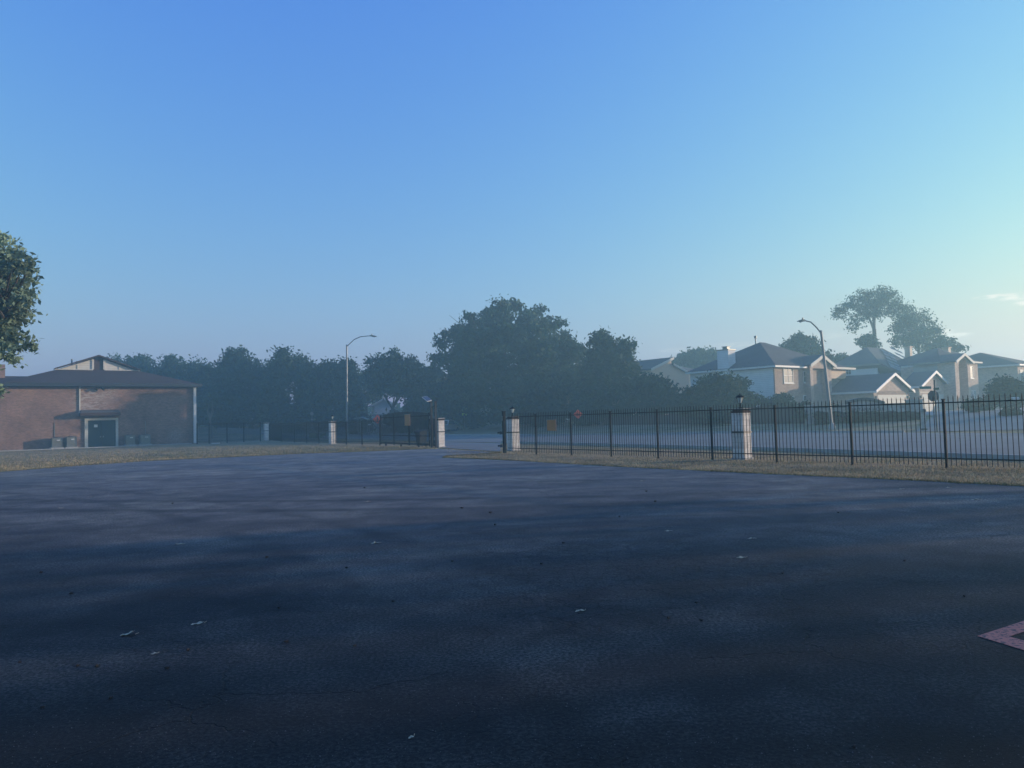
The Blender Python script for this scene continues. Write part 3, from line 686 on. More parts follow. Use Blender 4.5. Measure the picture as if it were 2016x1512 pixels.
zA = B.z(aM, gB, 702); zG = B.z(aM - 3, gB, 727.5)
B.wall(aL, 0, 0, 30, -.1, zE - .25, 'red_brick')
B.wall(-60, aL - .003, 0, 26, -.1, zE - .25, 'red_brick', 'wing_wall')
sl = (zA - zE) / (0 - aM); zE = zE + .35
# roof with gablet
hwG = (zA - zG) / sl; ov = .7
e0, e1 = aL - ov, ov; zo = zE - ov * sl
m = MB()
vs = [B.P(e0, -ov, zo), B.P(e1, -ov, zo), B.P(aM + hwG, gB - .3, zG), B.P(aM - hwG, gB - .3, zG), B.P(aM, gB - .3, zA), B.P(e0, 30, zo), B.P(e1, 30, zo), B.P(aM, 30, zA)]
m.add(vs, [(0, 1, 2, 3), (1, 6, 7, 4, 2), (0, 3, 4, 7, 5), (0, 5, 6, 1), (2, 4, 3), (5, 7, 6)])
roofB = B.build(m, 'roof', 'roof_brown')
fm = MB(); B.box(fm, e0 - .02, e1 + .02, -ov - .14, -ov - .003, zo - .28, zo + .05); B.box(fm, e1 + .003, e1 + .12, -ov, 30, zo - .28, zo + .05); B.build(fm, 'gutter', 'dark_metal', roofB)
fm = MB(); B.box(fm, e0, e1, -ov, 29, zo - .22, zo - .004); B.build(fm, 'soffit', 'dark_metal', roofB)
# gablet siding: two louvred triangles and a central post
ins = .35
for s_ in (-1, 1):
    m = MB(); c = aM; x0 = .55
    m.extrude([B.P(c + s_ * x0, gB - .36, zG + .05), B.P(c + s_ * (hwG - .25), gB - .36, zG + .05), B.P(c + s_ * x0, gB - .36, zA - x0 * sl - .12)], B.P(0, .05, 0) - B.P(0, 0, 0))
    gp = B.build(m, 'gable_louvre', 'gable_siding', roofB)
    m = MB(); B.box(m, c + s_ * x0 - .1, c + s_ * x0 + .1, gB - .45, gB - .365, zG + .04, zA - x0 * sl - .15); B.box(m, min(c + s_ * x0, c + s_ * (hwG + .3)), max(c + s_ * x0, c + s_ * (hwG + .3)), gB - .47, gB - .366, zG - .12, zG + .036)
    B.box(m, c + s_ * 2. - .03, c + s_ * 2. + .03, gB - .42, gB - .366, zG + .04, zA - 2. * sl - .2)
    B.build(m, 'gable_trim', 'cream_paint', roofB)
m = MB(); B.prism(m, [(aM - hwG - .35, zG - .02), (aM, zA - .02), (aM + hwG + .35, zG - .02), (aM + hwG + .35, zG + .10), (aM, zA + .14), (aM - hwG - .35, zG + .10)], gB - .75, gB + .5); B.build(m, 'rake', 'roof_brown', roofB)
# wing roof and chimney
m = MB(); m.add([B.P(-60, -.5, zo), B.P(aL - ov - .01, -.5, zo), B.P(aL + 2.2, 3.2, 7.45), B.P(-60, 3.2, 7.45), B.P(-60, 26, 7.3), B.P(aL - ov, 26, 7.3), B.P(aL - ov, 26, zo), B.P(-60, 26, zo)],
              [(0, 1, 2, 3), (3, 2, 5, 4), (0, 3, 4, 7), (1, 6, 5, 2), (4, 5, 6, 7), (0, 7, 6, 1)]); B.build(m, 'wing_roof', 'roof_brown')
fm = MB(); B.box(fm, -60, e0 - .03, -.64, -.503, zo - .28, zo + .05); B.build(fm, 'gutter', 'dark_metal', roofB)
ca = B.px_a(-2, 2.5); ca1 = B.px_a(8, 2.5); B.wall(ca - .4, ca1, 2.2, 3.4, zo, B.z(ca1, 2.5, 718), 'red_brick', 'chimney')
for px, py in ((140, 707), (150, 711)):
    a = B.px_a(px, 7); z0 = zA - abs(a - aM) * sl; m = MB(); m.tube([B.P(a, 7, z0 - .2), B.P(a, 7, B.z(a, 7, py))], .08, 8); B.build(m, 'vent_pipe', 'grey_metal', roofB)
# doors
a0, a1 = B.px_a(165), B.px_a(231); d0, d1 = B.px_a(171.5), B.px_a(226); zt = B.z(d0, 0, 828); zf = B.z(d0, 0, 823.5)
m = MB(); B.box(m, a0, d0, -.16, 0.0, 0, zt); B.box(m, d1, a1, -.16, 0.0, 0, zt); B.box(m, a0, a1, -.17, 0.0, zt + .003, zf)
df = B.build(m, 'door_frame', 'cream_paint')
dm_ = (d0 + d1) / 2
for i, (q0, q1) in enumerate(((d0 + .01, dm_ - .01), (dm_ + .01, d1 - .01))):
    m = MB(); B.box(m, q0, q1, -.08, -.01, .03, zt - .01); dr = B.build(m, 'door', 'door_paint')
    m = MB(); c = dm_ + (-.12 if i == 0 else .12); B.box(m, c - .05, c + .05, -.16, -.083, 1.0, 1.15); B.build(m, 'handle', 'grey_metal', dr)
    if i == 0:
        sa = B.px_a(187); zs = B.z(sa, 0, 838.5); m = MB(); B.box(m, sa - .16, sa + .16, -.1, -.083, zs - .14, zs + .14); B.build(m, 'notice', 'white_paint', dr)
# canopy, downpipes, flood light
m = MB(); c0, c1 = B.px_a(156.5, -.9), B.px_a(236, -.9); zc = B.z(c0, -.9, 819); B.box(m, c0, c1, -1.0, -.003, zc, zc + .30); cn = B.build(m, 'canopy', 'roof_brown')
m = MB(); m.hexa([B.P(c0 + .02, -1.0, zc + .304), B.P(c1 - .02, -1.0, zc + .304), B.P(c1 - .02, -.003, zc + .304), B.P(c0 + .02, -.003, zc + .304), B.P(c0 + .1, -.6, zc + .5), B.P(c1 - .1, -.6, zc + .5), B.P(c1 - .1, -.003, zc + .62), B.P(c0 + .1, -.003, zc + .62)]); B.build(m, 'canopy_top', 'roof_grey', cn)
a = B.px_a(155.5); m = MB(); B.box(m, a - .06, a + .06, -.12, -.003, B.z(a, 0, 815), zo - .3); B.build(m, 'downpipe', 'cream_paint')
a = B.px_a(381); m = MB(); B.box(m, -.02, .26, -.3, -.05, .05, zo - .32); B.build(m, 'downpipe', 'white_paint')
a = B.px_a(195); zl = B.z(a, 0, 763); m = MB(); B.box(m, a - .14, a + .14, -.3, -.003, zl - .05, zl + .2); m.tube([B.P(a - .1, -.2, zl - .05), B.P(a - .35, -.4, zl - .25)], [.06, .13], 8); m.tube([B.P(a + .1, -.2, zl - .05), B.P(a + .35, -.4, zl - .25)], [.06, .13], 8)
B.build(m, 'flood_light', 'dark_metal')
for a in (B.px_a(106), B.px_a(285)):
    m = MB(); B.box(m, a - .025, a + .025, -.05, -.003, 1.2, 2.6); B.build(m, 'conduit', 'grey_metal')
# concrete strip along the wall
m = MB(); B.box(m, -60, -.5, -1.3, -.01, -.1, .05); b_ = B.build(m, 'concrete_plinth', 'concrete')
# AC units
def ac(px0, px1, top, label):
    bb = -1.05; q0, q1 = B.px_a(px0, bb), B.px_a(px1, bb); zt_ = B.z(q0, bb, top); o = B.P(q0, bb, 0); root = thing('air_conditioner', o, label, 'air conditioner', 'air conditioning units along the brick wall')
    w = q1 - q0
    m = MB(); B.box(m, q0 - .12, q1 + .12, bb - .12, bb + .87, .03, .15); m.build('pad', 'concrete', root)
    m = MB(); B.box(m, q0 + .04, q1 - .04, bb + .04, bb + .76, .155, zt_ - .06)
    for i in range(12):
        z = .22 + i * (zt_ - .4) / 12; B.box(m, q0 + .02, q1 - .02, bb + .01, bb + .038, z, z + .03)
    m.build('coil_casing', 'grey_metal', root)
    m = MB(); B.box(m, q0, q1, bb, bb + .8, zt_ - .058, zt_)
    for qa in (q0, q1 - .05):
        B.box(m, qa, qa + .05, bb, bb + .05, .155, zt_ - .06); B.box(m, qa, qa + .05, bb + .75, bb + .8, .155, zt_ - .06)
    m.build('frame', 'galvanised', root)
    m = MB(); c = B.P((q0 + q1) / 2, bb + .4, zt_)
    m.tube([c + Vector((0, 0, .004)), c + Vector((0, 0, .05))], [w * .36, w * .34], 16); m.build('fan_grille', 'dark_metal', root)
    m = MB(); B.box(m, q0 + w * .45, q0 + w * .75, bb - .02, bb + .008, zt_ - .3, zt_ - .22); m.build('nameplate', 'white_paint', root)
ac(101, 122, 862, 'leftmost of the four air conditioners by the brick wall')
ac(130, 150, 860, 'air conditioner just left of the dark double door')
ac(246, 265, 857, 'air conditioner nearest the right side of the dark double door')
ac(275, 295, 856, 'rightmost of the four air conditioners by the brick wall')

# ------------------------------------------------------------------ the picket fence
def fence_run(pts, label, h=1.98, name='iron_fence', gap=.125, postw=.058, pick=.016, skip_first=False, skip_last=False, rails=(.25, None), group=None):
    root = thing(name, pts[0], label, 'fence', group)
    for i, p in enumerate(pts):
        if (i == 0 and skip_first) or (i == len(pts) - 1 and skip_last): continue
        ang = math.atan2((pts[-1] - pts[0]).y, (pts[-1] - pts[0]).x); m = MB(); g0 = H(p.x, p.y)
        m.bar((p.x, p.y, g0 - .1), (p.x, p.y, g0 + h - .12), postw, postw, ang); m.bar((p.x, p.y, g0 + h - .117), (p.x, p.y, g0 + h - .09), postw + .02, postw + .02, ang); m.build('post', 'iron', root)
    for i in range(len(pts) - 1):
        a, b = pts[i], pts[i + 1]; d = b - a; L = d.length; n = max(1, int(L / gap)); m = MB(); dn = d.normalized()
        ang = math.atan2(d.y, d.x)
        for k_ in range(1, n):
            p = a + d * k_ / n; g0 = H(p.x, p.y); hh_ = h + random.gauss(0, .004)
            lean = random.gauss(0, .003)
            m.bar((p.x, p.y, g0 + .06), (p.x + lean, p.y, g0 + hh_ - .05), pick, pick, ang)
            m.tube([(p.x + lean, p.y, g0 + hh_ - .052), (p.x + lean, p.y, g0 + hh_)], [pick * .62, .002], 4)
        a2, b2 = a + dn * postw * .52, b - dn * postw * .52
        for rz_ in (rails[0], h - .2 if rails[1] is None else rails[1]):
            m.bar((a2.x, a2.y, H(a.x, a.y) + rz_), (b2.x, b2.y, H(b.x, b.y) + rz_), .03, .032)
        m.build('picket_panel', 'iron', root)
    return root
F0 = Vector((-.15, 39.0, 0)); FD = (G(1856, 920.5) - G(1121, 896)).normalized()
FB = G(1121, 896)
def fpt(px): t = on_line(px, (FB.x, FB.y), (FD.x, FD.y)); return FB + FD * t
fp = [fpt(px) for px in (996, 1052, 1121, 1199, 1291, 1397, 1523, 1671, 1855)]
for e in (2.4, 4.8, 7.2): fp.append(fp[8] + FD * e)
fence_run(fp, 'long black iron picket fence running right from the gateway in front of the street', skip_first=True)
# gate post and rollers at the right of the opening
gp = fpt(990); gp = gp + Vector((0, 0, 0))
root = thing('gate_post', gp, 'thick dark gate post with rollers on the right side of the gateway', 'gate post')
m = MB(); m.bar(gp, gp + Vector((0, 0, 2.05)), .13, .13, math.atan2(FD.y, FD.x)); m.bar(gp - FD * .0 + Vector((0, 0, 2.053)), gp + Vector((0, 0, 2.08)), .15, .15, math.atan2(FD.y, FD.x)); m.build('post', 'iron', root)
for z in (.35, 1.0):
    q = gp - FD * .14 + Vector((-.08, -.05, z)); m = MB(); m.bar(q - Vector((0, 0, .07)), q + Vector((0, 0, .07)), .14, .12); m.tube([q + Vector((-.12, 0, -.03)), q + Vector((-.12, 0, .05))], .06, 10); m.build('roller', 'dark_metal', root)
q = gp - FD * .09 + Vector((-.02, -.05, 1.72)); m = MB(); m.bar(q - Vector((0, 0, .13)), q + Vector((0, 0, .13)), .06, .03); m.build('reflector', 'white_paint', root)

# masonry pillars
def pillar(px, Y, label, w=.47, h=1.82, lamp=True, loff=(0, 0)):
    b = at(px, Y); b.z = 0; root = thing('stone_pillar', b, label, 'pillar', 'stone pillars of the fence line')
    K = House.__new__(House); K.O = b; K.u = UU; K.v = VV; K.root = root; hw = w / 2
    m = MB(); K.box(m, -hw, hw, -hw, hw, -.1, h * .53 - .03); K.box(m, -hw, hw, -hw, hw, h * .53 + .036, h - .16); m.build('shaft', 'stone_block', root)
    m = MB(); K.box(m, -hw - .02, hw + .02, -hw - .02, hw + .02, h * .53 - .027, h * .53 + .033); m.build('band', 'dark_metal', root)
    m = MB(); K.box(m, -hw - .02, hw + .02, -hw - .02, hw + .02, h - .157, h - .09); K.box(m, -hw + .03, hw - .03, -hw + .03, hw - .03, h - .087, h - .05); m.build('cap_course', 'roof_brown', root)
    m = MB(); K.box(m, -hw - .03, hw + .03, -hw - .03, hw + .03, h - .047, h); m.build('cap_slab', 'concrete', root)
    m = MB(); K.box(m, -hw - .05, hw + .05, -hw - .05, hw + .05, -.1, .05); m.build('footing', 'concrete', root)
    if lamp:
        c = b + VV * loff[0] - UU * loff[1] + Vector((0, 0, h))
        m = MB(); m.tube([c + Vector((0, 0, .003)), c + Vector((0, 0, .04)), c + Vector((0, 0, .06)), c + Vector((0, 0, .18))], [.07, .06, .022, .022], 10)
        r_ = [.065, .125]; z0, z1 = .19, .40
        for i in range(6):
            t = i * math.pi / 3; m.bar(c + Vector((math.cos(t) * r_[0], math.sin(t) * r_[0], z0)), c + Vector((math.cos(t) * r_[1], math.sin(t) * r_[1], z1)), .012, .012)
        m.tube([c + Vector((0, 0, z0 - .012)), c + Vector((0, 0, z0))], [.05, .07], 6); lo = m.build('lantern', 'iron', root)
        m = MB(); m.tube([c + Vector((0, 0, z0 + .004)), c + Vector((0, 0, z1 - .004))], [.056, .114], 6); m.build('lamp_glass', 'lantern_glass', lo)
        m = MB(); m.tube([c + Vector((0, 0, z1)), c + Vector((0, 0, z1 + .03)), c + Vector((0, 0, z1 + .09)), c + Vector((0, 0, z1 + .1)), c + Vector((0, 0, z1 + .17))], [.155, .15, .05, .02, .004], 10); m.build('lamp_cap', 'iron', lo)
    return root
pillar(1462, 27.0, 'pale stone pillar with lantern behind the fence, nearest on the right')
pillar(1011, 39.9, 'pale stone pillar with lantern just right of the gateway')
pillar(866.5, 48.2, 'pale stone pillar joined to the dark gate frame on the left of the gateway', lamp=False, w=.45, h=1.88)
pillar(655, 63.8, 'pale stone pillar with small lantern standing left of the street lamp', w=.46, h=1.95)
pillar(525, 88.0, 'farthest pale stone pillar at the end of the tall picket fence by the brick building', w=.5, h=2.15, lamp=False)

# left fence line
def mid(px, Y): b = at(px, Y); b.z = 0; return b
fl = [mid(748, 56.5), mid(713, 58.7), mid(682, 61), mid(654, 64.4), mid(628, 67.2), mid(604, 70.2), mid(580, 73.6), mid(555, 78), mid(530, 86)]
fence_run(fl, 'distant thin black iron fence between the sliding gate and the farthest pillar', h=1.98, pick=.02)
ft = [mid(388, 79.5), mid(412, 80.2), mid(447, 81.5), mid(480, 83.), mid(513, 85.)]
fence_run(ft, 'tall dark picket fence closing the gap beside the brick building corner', h=2.25, postw=.09, pick=.026, gap=.11)
# sliding gate, open, lying along the left fence
ga, gb_ = mid(750, 55.2), mid(846, 47.6); d = gb_ - ga; L = d.length; dn = d.normalized(); ang = math.atan2(d.y, d.x)
root = thing('sliding_gate', ga, 'black sliding picket gate standing open behind the left gate posts', 'gate')
m = MB()
m.bar(ga + Vector((0, 0, .22)), gb_ + Vector((0, 0, .22)), .06, .09); m.bar(ga + Vector((0, 0, .75)), gb_ + Vector((0, 0, .75)), .05, .05); m.bar(ga + Vector((0, 0, 2.05)), gb_ + Vector((0, 0, 2.05)), .05, .05)
for t in (0, .3, .62, 1.): p = ga + d * t; m.bar(p + Vector((0, 0, .1)), p + Vector((0, 0, 2.25)), .08, .08, ang)
m.build('frame', 'iron', root)
m = MB()
for i in range(1, int(L / .11)): p = ga + dn * i * .11; m.bar(p + Vector((0, 0, .12)), p + Vector((0, 0, 2.2 + .2 * math.sin(math.pi * i * .11 / L))), .02, .02, ang)
m.build('picket_panel', 'iron', root)
for t in (.12, .45, .8):
    p = ga + d * t; m = MB(); nrm = Vector((-dn.y, dn.x, 0)); m.tube([p + nrm * -.03 + Vector((0, 0, .1)), p + nrm * .03 + Vector((0, 0, .1))], .1, 12); m.build('wheel', 'rubber', root)
# gate frame tower with solar panel
p1, p2 = mid(850.5, 47.4), mid(859, 46.9)
root = thing('gate_portal', p1, 'tall dark twin posts carrying a small tilted solar panel at the left of the gateway', 'gate post')
for i, p in enumerate((p1, p2)):
    hh_ = zat(p.x, p.y, 790 if i else 791); m = MB(); m.bar(p, p + Vector((0, 0, hh_)), .12, .12, ang); m.build('post', 'dark_metal', root)
    for j in range(2): m = MB(); m.bar(p + Vector((-.0, 0, .5 + j * 1.35)) - dn * .02 + Vector((-.09, -.02, 0)), p + Vector((-.09, -.02, .66 + j * 1.35)), .06, .09); m.build('roller_bracket', 'grey_metal', root)
for z_ in (.25, 2.6): m = MB(); m.bar(p1 + Vector((.06, 0, z_)), p2 + Vector((-.06, 0, z_)), .05, .06); m.build('crossbar', 'dark_metal', root)
m = MB(); m.bar(p1 + (p2 - p1) * .5 + Vector((0, .12, .1)), p1 + (p2 - p1) * .5 + Vector((0, .12, 1.9)), .18, .12); m.build('control_box', 'dark_metal', root)
pz = zat(p1.x, p1.y, 789.)
A_, B_, C_, D_ = D(830.5, 782.5, 47.6), D(840.5, 780.5, 47.9), D(850, 789, 47.5), D(841, 791, 47.2)
m = MB(); nn_ = (B_ - A_).cross(D_ - A_).normalized(); nn_ = nn_ if nn_.z > 0 else -nn_
m.extrude([A_, B_, C_, D_], nn_ * .03); sp_ = m.build('solar_panel_frame', 'white_paint', root)
cc_ = (A_ + B_ + C_ + D_) / 4; m = MB(); m.extrude([cc_ + (q - cc_) * .86 - nn_ * .022 for q in (A_, B_, C_, D_)], nn_ * .02); m.build('solar_panel_back', 'grey_metal', sp_)
m = MB(); m.extrude([cc_ + (q - cc_) * .9 + nn_ * .033 for q in (A_, B_, C_, D_)], nn_ * .006); m.build('solar_cells', 'solar_cell', sp_)
m = MB(); m.tube([p1 + Vector((0, 0, pz - .2)), cc_ - nn_ * .03], .03, 8); m.build('bracket', 'dark_metal', root)
# wheelie bin
bp = mid(829, 50.2); K = House.__new__(House); K.O = bp; K.u = UU; K.v = VV
root = thing('wheelie_bin', bp, 'dark blue wheeled bin with sloping lid behind the open sliding gate', 'bin')
m = MB(); m.hexa([K.P(-.2, -.22, .06), K.P(.24, -.22, .06), K.P(.24, .22, .06), K.P(-.2, .22, .06), K.P(-.28, -.3, .98), K.P(.32, -.3, 1.08), K.P(.32, .32, 1.08), K.P(-.28, .32, .98)]); m.build('body', 'bin_plastic', root)
m = MB(); m.hexa([K.P(-.36, -.33, .985), K.P(.36, -.33, 1.10), K.P(.36, .35, 1.10), K.P(-.36, .35, .985), K.P(-.33, -.3, 1.03), K.P(.34, -.3, 1.16), K.P(.34, .33, 1.16), K.P(-.33, .33, 1.03)]); m.build('lid', 'bin_plastic', root)
m = MB(); m.tube([K.P(.38, -.3, 1.06), K.P(.42, -.3, 1.08), K.P(.42, .32, 1.08), K.P(.38, .32, 1.06)], .02, 6); m.build('handle', 'bin_plastic', root)
for s_ in (-.27, .27): m = MB(); m.tube([K.P(.24, s_ - .03, .11), K.P(.24, s_ + .03, .11)], .11, 12); m.build('wheel', 'rubber', root)

# ------------------------------------------------------------------ boards and signs
def board_on_fence(px0, px1, t, b, label, line, off, mat, name='sign_board'):
    A = line(px0); B2 = line(px1); z1 = zat(A.x, A.y, t); z0 = zat(A.x, A.y, b); nrm = Vector((-.84, -.54, 0)) * off
    o = thing(name, (A + nrm + Vector((0, 0, z0))), label, 'sign')
    m = MB(); A2, B3 = A + nrm, B2 + nrm
    m.hexa([(A2.x, A2.y, z0), (B3.x, B3.y, z0), (B3.x - .02, B3.y - .015, z0), (A2.x - .02, A2.y - .015, z0), (A2.x, A2.y, z1), (B3.x, B3.y, z1), (B3.x - .02, B3.y - .015, z1), (A2.x - .02, A2.y - .015, z1)]); m.build('panel', mat, o)
    fr = MB(); f = Vector((-.022, -.016, 0))
    fr.bar(Vector((A2.x, A2.y, z1)) + f, Vector((B3.x, B3.y, z1)) + f, .02, .03); fr.bar(Vector((B3.x, B3.y, z0)) + f, Vector((B3.x, B3.y, z1 - .016)) + f, .03, .02)
    fr.bar(Vector((A2.x, A2.y, z0)) + f, Vector((A2.x, A2.y, z1 - .016)) + f, .03, .02)
    fr.build('edge', 'grey_metal', o)
    return o
board_on_fence(1077, 1094.5, 826.5, 848, 'plain brown-orange board hung on the picket fence right of the gateway', fpt, .06, 'brown_board')
board_on_fence(797.5, 808, 816, 838, 'upright brown-orange board fixed to the open sliding gate', lambda px: ga + dn * on_line(px, (ga.x, ga.y), (dn.x, dn.y)), .08, 'brown_board')

def sign_post(px, Y, gy, label, name='road_sign', r=.03, mat='galvanised', top=None):
    b = at(px, Y); root = thing(name, b, label, 'sign'); zt_ = zat(b.x, Y, top)
    m = MB(); m.tube([b - Vector((0, 0, .1)), (b.x, Y, zt_)], r, 8); m.build('post', mat, root); return root, b
def plate(root, c, poly, mat, name='panel', y=-.06, th=.012, rot=0.):
    m = MB(); pts = [Vector((c.x + x * math.cos(rot), c.y + y + x * math.sin(rot), c.z + z)) for x, z in poly]
    m.extrude(pts, Vector((math.sin(rot), -math.cos(rot), 0)) * th); return m.build(name, mat, root)
# two orange work-zone diamonds
for px, Y, cy, label, sym in ((744, 88, 825.5, 'orange diamond road-work sign left of the gate, seen past the sliding gate', 0), (1139, 76, 815.5, 'orange diamond road-work sign beyond the fence, right of the gateway', 1)):
    root, b = sign_post(px, Y, 0, label, top=cy + 3); z = zat(b.x, Y, cy); c = Vector((b.x, Y, z)); r = 9.3 / FPX * Y
    plate(root, c, [(0, -r), (r, 0), (0, r), (-r, 0)], 'orange_sign')
    k_ = r * .93
    if sym:
        for s_ in (-1, 1):
            x = s_ * r * .2; plate(root, c, [(x - r * .055, -r * .38), (x + r * .055, -r * .38), (x + r * .055, r * .22), (x, r * .42), (x - r * .055, r * .22)], 'black_paint', 'symbol', -.075, .003)
    else:
        plate(root, c, [(-r * .12, -r * .45), (r * .12, -r * .45), (r * .12, r * .1), (r * .22, -r * .05), (r * .28, 0), (r * .1, r * .3), (r * .08, r * .5), (-r * .1, r * .5), (-r * .12, r * .25)], 'black_paint', 'symbol', -.075, .003)
# lime school crossing sign
root, b = sign_post(915, 104, 0, 'lime school-crossing sign with a plate below it beyond the gateway', top=802); Y = 104; s_ = Y / FPX
c = Vector((b.x, Y, zat(b.x, Y, 804.5))); plate(root, c, [(-5 * s_, -3.6 * s_), (5 * s_, -3.6 * s_), (5 * s_, 1 * s_), (0, 5 * s_), (-5 * s_, 1 * s_)], 'lime_sign')
for q in (-1.1, 1.3): plate(root, c, [((q - .7) * s_, -2.6 * s_), ((q + .7) * s_, -2.6 * s_), ((q + .45) * s_, .3 * s_), ((q + .35) * s_, 2.0 * s_), ((q - .35) * s_, 2.0 * s_), ((q - .45) * s_, .3 * s_)], 'black_paint', 'symbol', -.075, .003)
c = Vector((b.x, Y, zat(b.x, Y, 813.5))); plate(root, c, [(-4.6 * s_, -4.2 * s_), (4.6 * s_, -4.2 * s_), (4.6 * s_, 4.2 * s_), (-4.6 * s_, 4.2 * s_)], 'lime_sign', 'lower_plate')
for q in (-1.6, 1.4): plate(root, c, [(-3.4 * s_, q * s_ - .6 * s_), (3.4 * s_, q * s_ - .6 * s_), (3.4 * s_, q * s_ + .5 * s_), (-3.4 * s_, q * s_ + .5 * s_)], 'utility_green', 'symbol', -.075, .003)
# grey sign backs
root, b = sign_post(615, 96, 0, 'grey backs of three small signs on one pole, left of the left street lamp', top=810); s_ = 96 / FPX
for cy, rr in ((814.5, 3.4), (826, 2.4), (835.5, 2.8)):
    c = Vector((b.x, 96, zat(b.x, 96, cy))); n_ = 14 if rr > 3 else 4; o_ = 0 if rr > 3 else math.pi / 4
    plate(root, c, [(rr * s_ * math.cos(o_ + 2 * math.pi * i / n_), rr * s_ * math.sin(o_ + 2 * math.pi * i / n_)) for i in range(n_)], 'grey_metal')
# stop sign seen from behind with street name blades
YS = 50.5; root, b = sign_post(1845, YS, 0, 'dark back of an octagonal stop sign under two street-name blades, behind the fence', r=.055, mat='dark_metal', top=748); s_ = YS / FPX
bt_ = proj(b.x, YS, 2.5)
def sx(px, py): q = D(px, py, YS); return q
c = sx(1838.6, 779.5); rr = 11.6 * s_; plate(root, c, [(rr * math.cos(R(22.5) + i * math.pi / 4), rr * math.sin(R(22.5) + i * math.pi / 4)) for i in range(8)], 'sign_back', y=.08)
c = sx(1821.5, 763.2); plate(root, c, [(-12.5 * s_, -2.6 * s_), (12.5 * s_, -2.6 * s_), (12.5 * s_, 2.6 * s_), (-12.5 * s_, 2.6 * s_)], 'green_sign', 'street_name_blade', y=0, rot=R(8))
c = sx(1842, 765.5); plate(root, c, [(-5.5 * s_, -2.3 * s_), (5.5 * s_, -2.3 * s_), (5.5 * s_, 2.3 * s_), (-5.5 * s_, 2.3 * s_)], 'utility_green', 'street_name_blade', y=-.1, rot=R(-48))

# ------------------------------------------------------------------ street lamps
def street_lamp(base, top, arm, head, label, r0, r1):
    root = thing('street_lamp', base, label, 'street lamp', 'street lamps')
    m = MB(); m.tube([base - Vector((0, 0, .2)), base.lerp(top, .5), top], [r0, (r0 + r1) / 2, r1], 12); m.tube([top, top + Vector((0, 0, .12))], [r1 * 1.1, r1 * .5], 10); m.build('pole', 'pole_paint', root)
    m = MB(); m.tube([base - Vector((0, 0, .1)), base + Vector((0, 0, .12)), base + Vector((0, 0, .5))], [r0 * 2.1, r0 * 2.0, r0 * 1.15], 12); m.build('base', 'concrete', root)
    m = MB(); m.tube(arm, [.06, .055, .05, .045, .04][:len(arm)], 8); m.build('arm', 'pole_paint', root)
    h0, h1 = head; d_ = (h1 - h0); pv = Vector((-d_.y, d_.x, 0)).normalized() * .17
    m = MB(); u_ = Vector((0, 0, 1)); pa, pb, pc = h0, h0.lerp(h1, .45), h1
    m.hexa([pa - pv * .5 - u_ * .05, pb - pv - u_ * .09, pb + pv - u_ * .09, pa + pv * .5 - u_ * .05, pa - pv * .5 + u_ * .08, pb - pv + u_ * .1, pb + pv + u_ * .1, pa + pv * .5 + u_ * .08])
    m.hexa([pb - pv - u_ * .09, pc - pv * .6 - u_ * .05, pc + pv * .6 - u_ * .05, pb + pv - u_ * .09, pb - pv + u_ * .1, pc - pv * .5 + u_ * .0, pc + pv * .5 + u_ * .0, pb + pv + u_ * .1])
    hd = m.build('lamp_head', 'grey_metal', root)
    m = MB(); q = h0.lerp(h1, .3); m.tube([q + u_ * .1, q + u_ * .24], .06, 8); m.build('photocell', 'grey_metal', hd)
    m = MB(); q = h0.lerp(h1, .6); m.tube([q - u_ * .14, q - u_ * .06], [.08, .13], 10); m.build('lens', 'lantern_glass', hd)
    return root
YL = 89.; b = at(683, YL); tp_ = D(682.6, 680, YL)
street_lamp(b, tp_, [tp_ - Vector((0, 0, .15)), D(697, 668.5, YL), D(710, 662.8, YL), D(728, 661.2, YL)], (D(728, 661.2, YL), D(742, 662, YL)), 'tall grey street lamp with its arm to the right, standing left of the gate', .13, .09)
YL = 60.; b = at(1638.5, YL); tp_ = D(1616.5, 653, YL)
street_lamp(b, tp_, [tp_ - Vector((0, 0, .12)), D(1606, 643, YL), D(1596, 634, YL), D(1584, 631.2, YL)], (D(1585, 631.3, YL), D(1570, 631.5, YL)), 'leaning grey street lamp with its arm to the left, before the right-hand houses', .14, .09)

# ------------------------------------------------------------------ house 1: pale siding side, tan brick front, garage
p = at(1528, 80); O1 = Vector((p.x, 80, 0)); z0 = H(p.x, 80)
h1 = House('house', O1, 'nearest two-storey house with pale side wall, tan brick front and white box chimney')
zE1 = h1.z(0, 0, 719.5); bD = h1.px_b(1361); z0 = z0 - .3
a_t0, a_t1 = h1.px_a(1592, -.6), h1.px_a(1640, -.6); a_w = h1.px_a(1666)
h1.wall(.06, a_w, .004, bD, z0, zE1 - .21, 'tan_brick_dark', 'wall')
h1.wall(-.06, .056, .12, bD + .1, z0, zE1 - .22, 'lap_blue', 'side_wall')
zA1 = h1.z(a_w * .42, bD * .5, 674); h1.hip(0, a_w, 0, bD, zE1, (a_w * .40, a_w * .47), (bD * .5, bD * .5), zA1, 'roof_grey')
